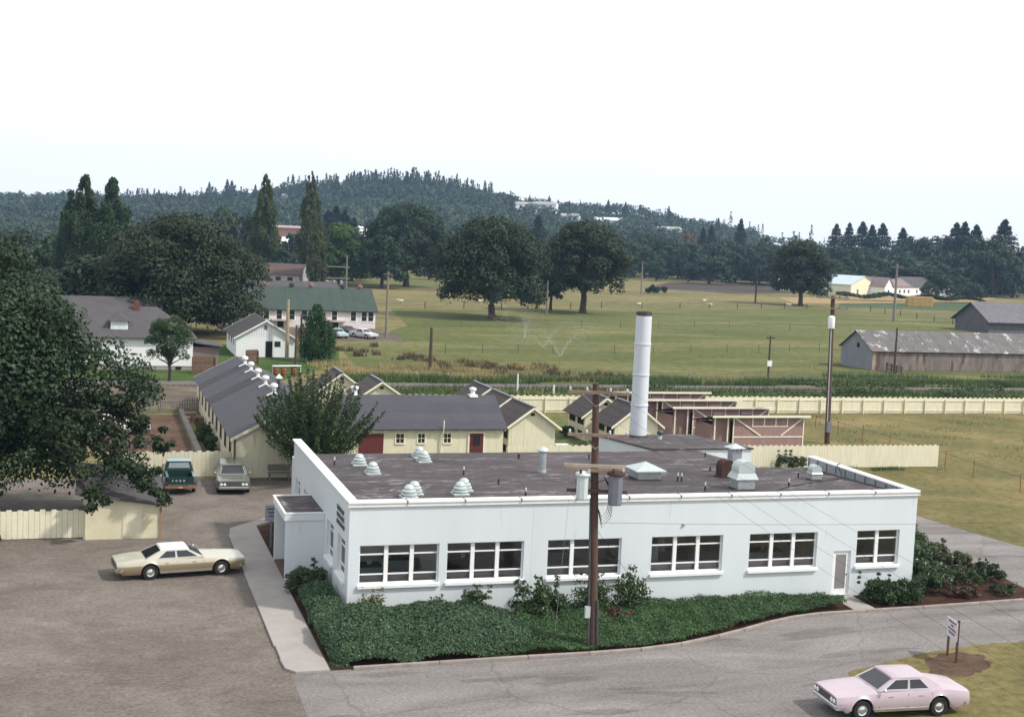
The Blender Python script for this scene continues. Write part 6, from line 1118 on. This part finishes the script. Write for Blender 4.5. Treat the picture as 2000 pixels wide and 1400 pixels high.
scatter(900, (-120, 1000), (1080, 1560), [0, 1, 2, 3, 4, 5, 0, 1, 2, 3]); scatter(620, (-120, 1000), (1350, 1650), [0, 1, 2, 3, 4, 5], .9, 1.3); scatter(420, (560, 960), (1380, 1600), [6, 7, 8, 4, 5, 0, 1], .8, 1.1)
scatter(760, (960, 1480), (1050, 1620), [0, 1, 2, 3, 4, 5], .7, 1.15); scatter(700, (-150, 1500), (760, 1090), [0, 1, 2, 3, 4, 5, 0, 1], .7, 1.2); scatter(520, (1440, 2100), (800, 1300), [0, 1, 2, 3, 4, 5, 7], .55, 1.05); scatter(160, (1380, 2100), (1300, 2200), [0, 1, 2, 3, 4, 8], .7, 1.2)
scatter(130, (150, 660), (1380, 1540), [6, 7, 8], .45, .95); scatter(90, (860, 1420), (1380, 1540), [6, 7, 8], .35, .7)
kind(rawmesh('hill_wood', np.vstack(Vs), np.vstack(Fs), L_HILL), 'stuff')
# ------------------------------------------------------------------ shrubs and ground cover round the laboratory
def mound_cover(name, label, poly, hfun, n, leaf, mat, seed, base_h=.05, cat='ground cover', kd='stuff', aspect=.45, cut=None):
    rng = np.random.default_rng(seed); poly = np.array(poly); lo_, hi_ = poly.min(0), poly.max(0); P_ = []
    while sum(map(len, P_)) < n:
        q = rng.uniform(lo_, hi_, (n, 2)); x, y = q[:, 0], q[:, 1]; ins = np.zeros(len(q), bool); j = len(poly)-1
        for i in range(len(poly)):
            c = ((poly[i, 1] > y) != (poly[j, 1] > y)) & (x < (poly[j, 0]-poly[i, 0])*(y-poly[i, 1])/(poly[j, 1]-poly[i, 1]+1e-12)+poly[i, 0]); ins ^= c; j = i
        P_.append(q[ins])
    q = np.vstack(P_)[:n]
    if cut is not None: q = q[cut(q[:, 0], q[:, 1])]; n = len(q)
    h = hfun(q[:, 0], q[:, 1]); C = np.column_stack([q, np.maximum(.04, h*rng.uniform(.72, 1.04, n)+rng.normal(0, .025, n))])
    e = .06; gx = (hfun(q[:, 0]+e, q[:, 1])-h)/e; gy = (hfun(q[:, 0], q[:, 1]+e)-h)/e; N = np.column_stack([-gx, -gy, np.ones(n)*.9]); N /= np.linalg.norm(N, axis=1, keepdims=True)
    V, F = leaves(C, N, leaf, rng, aspect, .55); o = rawmesh(name, V, F, mat); tag(o, label, cat)
    if kd: o['kind'] = kd
    return o
def lumpy(x, y, a, f1=2.1, f2=4.7): return a*(.5*np.sin(x*f1+1.3*np.sin(y*f1*.8))+.5*np.sin(y*f1*1.3+1.1*np.sin(x*f1*.7))+.45*np.sin(x*f2+y*f2*.7)*np.sin(y*f2-x*.6*f2))
def cover_h(x, y): d = np.clip((y+6.)/3.5, 0, 1); return .26+.16*d+lumpy(x, y, .13)
mound_cover('ground_cover', 'dense low green ground cover sloping from the white front to the kerb', [(5.4, -5.75), (8.4, -5.82), (10.6, -5.72), (12.5, -5.35), (14.5, -4.65), (16., -4.), (17.6, -3.25), (19.1, -2.68), (20.6, -2.35), (22.2, -2.2), (22.45, -1.4), (21.9, -.5), (20, -.12), (7.4, -.3), (6.6, -2.2)], cover_h, 80000, .095, L_COVER, 101)
def mound_h(x, y):
    u = np.clip(1-((x-2.6)/4.5)**2-((y+3.5)/2.55)**2, 0, 1); v = np.clip(1-((x-.1)/2.2)**2-((y+2.9)/3.4)**2, 0, 1); return np.maximum(1.42*np.sqrt(u), 1.15*np.sqrt(v))+lumpy(x, y, .10, 2.6, 5.5)*np.minimum(1, (u+v)*3)
def ell(cx, cy, rx, ry, n=26): return [(cx+rx*math.cos(6.2832*k/n), cy+ry*math.sin(6.2832*k/n)) for k in range(n)]
mound_cover('spreading_shrub', 'big rounded spreading evergreen mound at the front left corner', [(-1.5, -5.75), (.5, -6.0), (4.8, -5.85), (6.2, -5.0), (7.05, -3.6), (6.3, -2.3), (4.6, -1.25), (1.8, -.9), (-.2, -.6), (-1.65, -1.6), (-1.75, -3.5)], mound_h, 72000, .115, L_JUN, 102, cat='shrub', kd=None)
def hedge_h(x, y): return .95*np.sqrt(np.clip(1-((x+.75)/1.1)**2, 0, 1))*np.clip((y+1.2)/1.2, .45, 1)+lumpy(x, y, .10, 2.9, 6)
mound_cover('side_hedge', 'leafy hedge between the footpath and the side wall windows', [(-1.66, -.9), (-.25, -.5), (-.2, 2.9), (-1.6, 2.7)], hedge_h, 11000, .13, L_JUN, 103, cat='hedge', kd=None)
shrub('corner_shrub', 'dark shrub against the porch front wall', .95, 1.1, 1.55, 6500, .13, 110, (-.95, 4.2, .02), L_RHO, spiky=3)
shrub('porch_shrub', 'dark bush behind the porch beside the footpath', .8, 2.6, 1.5, 7500, .14, 111, (-.85, 12.8, .02), L_OAKN, spiky=4)
shrub('leggy_shrub', 'leggy yellow-green shrub at the front left building corner', .55, .4, 1.5, 700, .15, 112, (.95, -.6, .02), leafmat('yellowish_shrub_leaves', (.11, .13, .04), scale=1.5), spiky=6)
shrub('rhododendron', 'small thin rhododendron under the first window', .55, .45, 1.05, 900, .15, 113, (3.75, -.65, .02), L_RHO, spiky=5); shrub('rhododendron', 'dense rhododendron under the second window', .85, .7, 1.5, 4200, .14, 114, (5.15, -.75, .02), L_RHO, spiky=4)
shrub('low_evergreen', 'low rounded evergreen between the mound and the first window', 1.3, .5, .85, 4000, .13, 115, (2.2, -.75, .02), L_JUN)
shrub('rhododendron', 'wide rhododendron just left of the utility pole', 1.35, .9, 1.75, 6200, .15, 116, (7.9, -1.15, .02), L_RHO, spiky=9); shrub('rhododendron', 'tall leggy rhododendron right of the utility pole', .9, .6, 1.9, 2300, .16, 117, (10.4, -1.1, .02), L_RHO, spiky=8)
shrub('rhododendron', 'rhododendron with single high tuft before the fourth window', .9, .55, 2.1, 1700, .17, 118, (12.2, -1.0, .02), L_RHO, spiky=6); shrub('red_tinged_shrub', 'low shrub with rusty red leaves right of the utility pole', 1.0, .5, .75, 1600, .15, 119, (11.2, -2.1, .02), L_RHOR); shrub('red_tinged_shrub', 'low rusty shrub at the foot of the wide rhododendron', .7, .4, .6, 1000, .15, 120, (8.5, -2.2, .02), L_RHOR)
for i, (x, y, r, h, m, l) in enumerate(((24.6, -1.3, .95, 1.25, L_PLUM, 'bright green shrub right of the front door'), (25.9, -1.2, .9, 1.2, L_PLUM, 'green shrub at the right front corner'), (27.9, .3, 1.2, 1.5, L_RHO, 'shrub just beyond the right building corner'), (28.6, 3.2, 1.4, 1.9, L_JUN, 'larger shrub along the right wall'), (29.8, 5.8, 1.5, 2.0, L_BRAM, 'tallest shrub by the lane at the right wall'), (31.3, 3.6, 1.3, 1.4, L_RHO, 'spreading shrub near the right-hand lane'), (30.2, .8, 1.1, 1.1, L_RHO, 'brownish shrub in the bark bed at the right'), (32.6, 1.6, .9, .9, L_OAKN, 'small shrub in the bark bed at the far right'), (31.6, -.9, .6, .5, L_PLUM, 'tiny green plant in the bark by the road'), (28.3, 7.0, 1.1, 1.6, L_BRAM, 'shrub at the rear of the right-hand bed'), (29.2, -.9, .8, .7, L_RHOR, 'low rusty plant by the kerb at the right'))): shrub('bed_shrub', l, r*1.35, r*1.25, h*1.1, int(4200*r*h), .15, 130+i, (x, y, .03), m, group='shrubs in the right-hand bed', spiky=3)
shrub('fence_bush', 'green bush against the tall cream fence behind the roof', 1.5, .5, 1.5, 4200, .14, 150, (38.4, 31.3, 0), L_PLUM, spiky=8); shrub('fence_bush', 'small bush at the end of the tall cream fence', .6, .4, .7, 1400, .13, 151, (41.6, 31.4, 0), L_PLUM, spiky=3); shrub('shed_weeds', 'dark weeds growing along the long shed wall', .7, 5.5, 1.3, 8000, .2, 152, (-2.3, 45.5, 0), L_BRAM, spiky=4); shrub('shed_bush', 'dark bush beside the second smokestack shed', .8, .6, 1.0, 2000, .16, 153, (27.0, 47.6, 0), L_BRAM); shrub('oak_foot_bush', 'low weeds at the left end of the cream fence', 1.2, .4, .8, 2200, .14, 154, (-15.2, 15.3, 0), L_BRAM)
shrub('meadow_bush', 'low dark bush in the far meadow right of the oaks', 4.6, 3., 3.6, 5000, .5, 155, gat(1280, 573), L_BR)
# ------------------------------------------------------------------ rough grass, weeds, brambles
def blades(name, label, pts, hmin, hmax, w, mat, seed, kd='stuff'):
    rng = np.random.default_rng(seed); n = len(pts); h = rng.uniform(hmin, hmax, n); a = rng.uniform(0, 6.28, n); le = rng.normal(0, .3, (n, 2))*h[:, None]; d = np.column_stack([np.cos(a), np.sin(a)])*w*.5
    V = np.zeros((n, 3, 3)); V[:, 0, :2] = pts-d; V[:, 1, :2] = pts+d; V[:, 2, :2] = pts+le; V[:, 2, 2] = h; V[:, :2, 2] = .005
    o = rawmesh(name, V.reshape(-1, 3), np.arange(3*n).reshape(n, 3), mat); tag(o, label, 'grass'); o['kind'] = kd; return o
rng = np.random.default_rng(200)
def band(n, x0, x1, y0, y1, clump=2.5, thr=0.): q = np.column_stack([rng.uniform(x0, x1, n), rng.uniform(y0, y1, n)]); f = np.sin(q[:, 0]/clump+2*np.sin(q[:, 1]/clump))+np.sin(q[:, 1]/clump*1.7+q[:, 0]/clump*.6); return q[f > thr]
blades('tall_dry_grass', 'tall straw-coloured grass between the railway and the pasture', np.vstack([band(9000, 14, 44, 87, 104, 2.2, .1), band(4000, 40, 120, 86, 92, 3, .4)]), .3, .8, .09, L_STRAW, 201)
blades('tall_green_grass', 'rank green grass along the railway', np.vstack([band(22000, 14, 130, 83.6, 89, 2.5, -.6), band(26000, 14, 130, 63, 79, 2., -.5), band(16000, 80, 180, 84.5, 97, 4., -.4)]), .4, 1.0, .11, L_GRASS, 202)
wp = []
for px, py, rx, ry, n_ in ((690, 690, 5, 4, 900), (740, 695, 4, 3.5, 800), (780, 700, 3.6, 3, 700), (880, 712, 4, 2.6, 900), (930, 718, 4.5, 2.5, 1200), (970, 722, 3, 2, 700), (1010, 720, 2.2, 1.5, 500), (1060, 733, 2.6, 1.2, 500), (1120, 733, 3, 1.3, 600), (1180, 736, 3, 1.2, 600), (1065, 720, 1.6, 1, 300), (830, 705, 2.6, 2, 500), (1215, 738, 2, 1, 300)):
    c = at(px, py)[:2]; wp.append(c+np.vstack([rng.normal(0, .28, (max(8, n_//14), 2))*np.array([1.3, .8])+rng.normal(0, .55, 2)*np.array([rx*.9, ry*1.9]) for _ in range(5)]))
blades('brown_weeds', 'patches of dark brown weeds in the near pasture', np.vstack(wp),  .25, .85, .2, L_WEED, 203)
def bram_h(x, y): return 1.15*np.sqrt(np.clip(1-((y-75.)/6.5)**2, 0, 1))*(1+.35*np.sin(x/2.7)*np.sin(y/2.1+x/5))+.25
mound_cover('bramble_thicket', 'green bramble thicket outside the long cream fence', [(38, 69.5), (130, 68.6), (130, 79.0), (60, 79.2), (38, 77)], bram_h, 30000, .34, L_BRAM, 204, cat='thicket', cut=lambda x, y: np.sin(x/3.3+1.7*np.sin(y/2.6))+np.sin(y/1.9+x/6.1)+.8*np.sin(x/9.) > .75)
def hedge2(x, y): return 2.0+.6*np.sin(x/3.1)+.4*np.sin(y/2.3)
ha, hb_ = np.array(at(1640, 586)[:2]), np.array(at(1915, 592)[:2]); dh = (hb_-ha)/np.linalg.norm(hb_-ha); nh = np.array([-dh[1], dh[0]])*2.5
mound_cover('farm_hedge', 'long low green hedge in front of the right-hand farm buildings', [tuple(ha-nh), tuple(hb_-nh), tuple(hb_+nh), tuple(ha+nh)], hedge2, 9000, .9, L_BR, 205, cat='hedge', kd=None)
blades('meadow_tufts', 'ragged grass tufts at the edges of the lot and fields', np.vstack([band(5000, 34, 52, 30.5, 33.2, .9, .4), band(9000, 48, 78, 33, 60, 1.5, .9), band(9000, 60, 110, 86, 130, 3, 1.1)]), .06, .28, .05, L_GRASS, 206)
# ------------------------------------------------------------------ sprinklers
def watermat():
    m, nt, b = newmat('water_spray'); b.inputs['Base Color'].default_value = (.85, .9, .93, 1); b.inputs['Roughness'].default_value = .4; b.inputs['Alpha'].default_value = .13; return m
SPRAY = watermat()
def sprinkler(px, py, jets, label, seed):
    b = np.array(gat(px, py)); rng = np.random.default_rng(seed); t = thing('field_sprinkler', label, 'sprinkler', tuple(b), 'irrigation sprinklers'); MB().tube([(0, 0, 0), (0, 0, 1.1)], [.03, .025], 6).build('riser', GREYW, t, org=(0, 0, 0)); MB().box(-.12, .12, -.05, .05, 1.1, 1.2).build('nozzle', STEEL, t, org=(0, 0, 0))
    for ang, rng_m, ht, n_ in jets:
        n_ = int(n_*5); u = rng.beta(.9, 1.6, n_)*.95; r = u*rng_m; z = 1.15+4*ht*u*(1-u*.98); sp = (.06+.5*u**1.4*rng_m*.35)[:, None]; d = RH*math.cos(ang)+FH*math.sin(ang)
        C = d[None]*r[:, None]+np.array([0, 0, 1.])*z[:, None]+rng.normal(0, 1, (n_, 3))*sp*np.array([1, 1, .8]); C[:, 2] = np.maximum(C[:, 2], .05); C[:, 2] -= np.abs(rng.normal(0, 1, n_))*u**2*ht*.8; C[:, 2] = np.maximum(.05, C[:, 2])
        V, F = leaves(C, unit(rng, n_), .05, rng, .5, 1.); o = rawmesh('water_jet', V, F, SPRAY, t); o['kind'] = 'stuff'
PI = math.pi
sprinkler(1093, 714, ((.9, 11, 3.6, 1500), (2.2, 12, 3.4, 1300)), 'nearest sprinkler throwing two jets in a V', 301); sprinkler(1060, 696, ((.8, 13, 4.2, 1300), (2.6, 8, 2.4, 700)), 'second nearest sprinkler with a long jet to the right', 302); sprinkler(1024, 678, ((1.75, 5, 3.8, 800), (1.3, 6, 3.4, 700)), 'middle sprinkler with a short upright plume', 303); sprinkler(994, 658, ((2.3, 8, 6.2, 900), (.5, 7, 1.2, 500)), 'fourth sprinkler with a tall jet to the left', 304); sprinkler(975, 643, ((2.7, 16, 2.8, 700), (.8, 12, 3.6, 600)), 'farthest sprinkler under the middle oak', 305)
# ------------------------------------------------------------------ sheep
def sheep_mesh():
    mb = MB(); n = 10
    def ring(x, ry, rz, zc): return [(x, ry*math.cos(6.2832*k/n), zc+rz*math.sin(6.2832*k/n)) for k in range(n)]
    st = [(-.62, .06, .08, .66), (-.55, .2, .2, .64), (-.3, .27, .27, .62), (.1, .27, .28, .61), (.4, .23, .25, .64), (.55, .13, .15, .74), (.68, .09, .11, .86), (.82, .085, .09, .86), (.96, .045, .05, .80)]
    for s_ in st: mb.v += ring(*s_)
    for i in range(len(st)-1):
        for k in range(n): a = i*n+k; c = i*n+(k+1) % n; mb.f.append((a, c, c+n, a+n))
    for x in (-.4, .36):
        for y in (-.13, .13): mb.tube([(x, y, .5), (x+.03, y, .25), (x, y, 0)], [.08, .05, .04], 6)
    for y in (-.1, .1): mb.tube([(.76, y*.6, .93), (.74, y*1.8, .92)], [.03, .012], 5)
    return mb
FLEECE = M('sheep_fleece', (.48, .43, .34), .95, .12, 6.)
for i, (px, py, rz, l) in enumerate(((1375, 592, .4, 'pale sheep grazing behind the far fence, beside another'), (1386, 600, 2.9, 'sheep just below the pale one at the far fence'), (1248, 599, .2, 'sheep behind the smokestack top at the far fence'), (782, 594, 3.3, 'tan sheep alone in the pasture right of the barracks'), (935, 594, .1, 'sheep in the shade left of the middle oak'), (1540, 600, 2.6, 'sheep standing left of the lone oak'))):
    t = thing('sheep', l, 'sheep', gat(px, py), 'sheep in the far pasture', rz); sheep_mesh().build('body', FLEECE, t, True, org=(0, 0, 0)); t.scale = (1.25,)*3
# ------------------------------------------------------------------ haze
def haze():
    m = bpy.data.materials.new('haze_air'); m.use_nodes = True; nt = m.node_tree; nt.nodes.clear(); o = nt.nodes.new('ShaderNodeOutputMaterial'); v = nt.nodes.new('ShaderNodeVolumePrincipled')
    v.inputs['Color'].default_value = (.42, .66, 1., 1); v.inputs['Density'].default_value = .00012; v.inputs['Anisotropy'].default_value = .2; nt.links.new(v.outputs[0], o.inputs['Volume'])
    P_ = [uv(U0-20, V0-20), uv(U1+20, V0-20), uv(U1+20, V1+20), uv(U0-20, V1+20)]; h = MB().hexa([(x, y, -1.) for x, y in P_], [(x, y, 150.) for x, y in P_]).build('haze', m); h['kind'] = 'stuff'; h['label'] = 'thin bluish haze in the air over the fields and hill'
haze()
for o in bpy.data.objects:
    if '_o' in o: del o['_o']
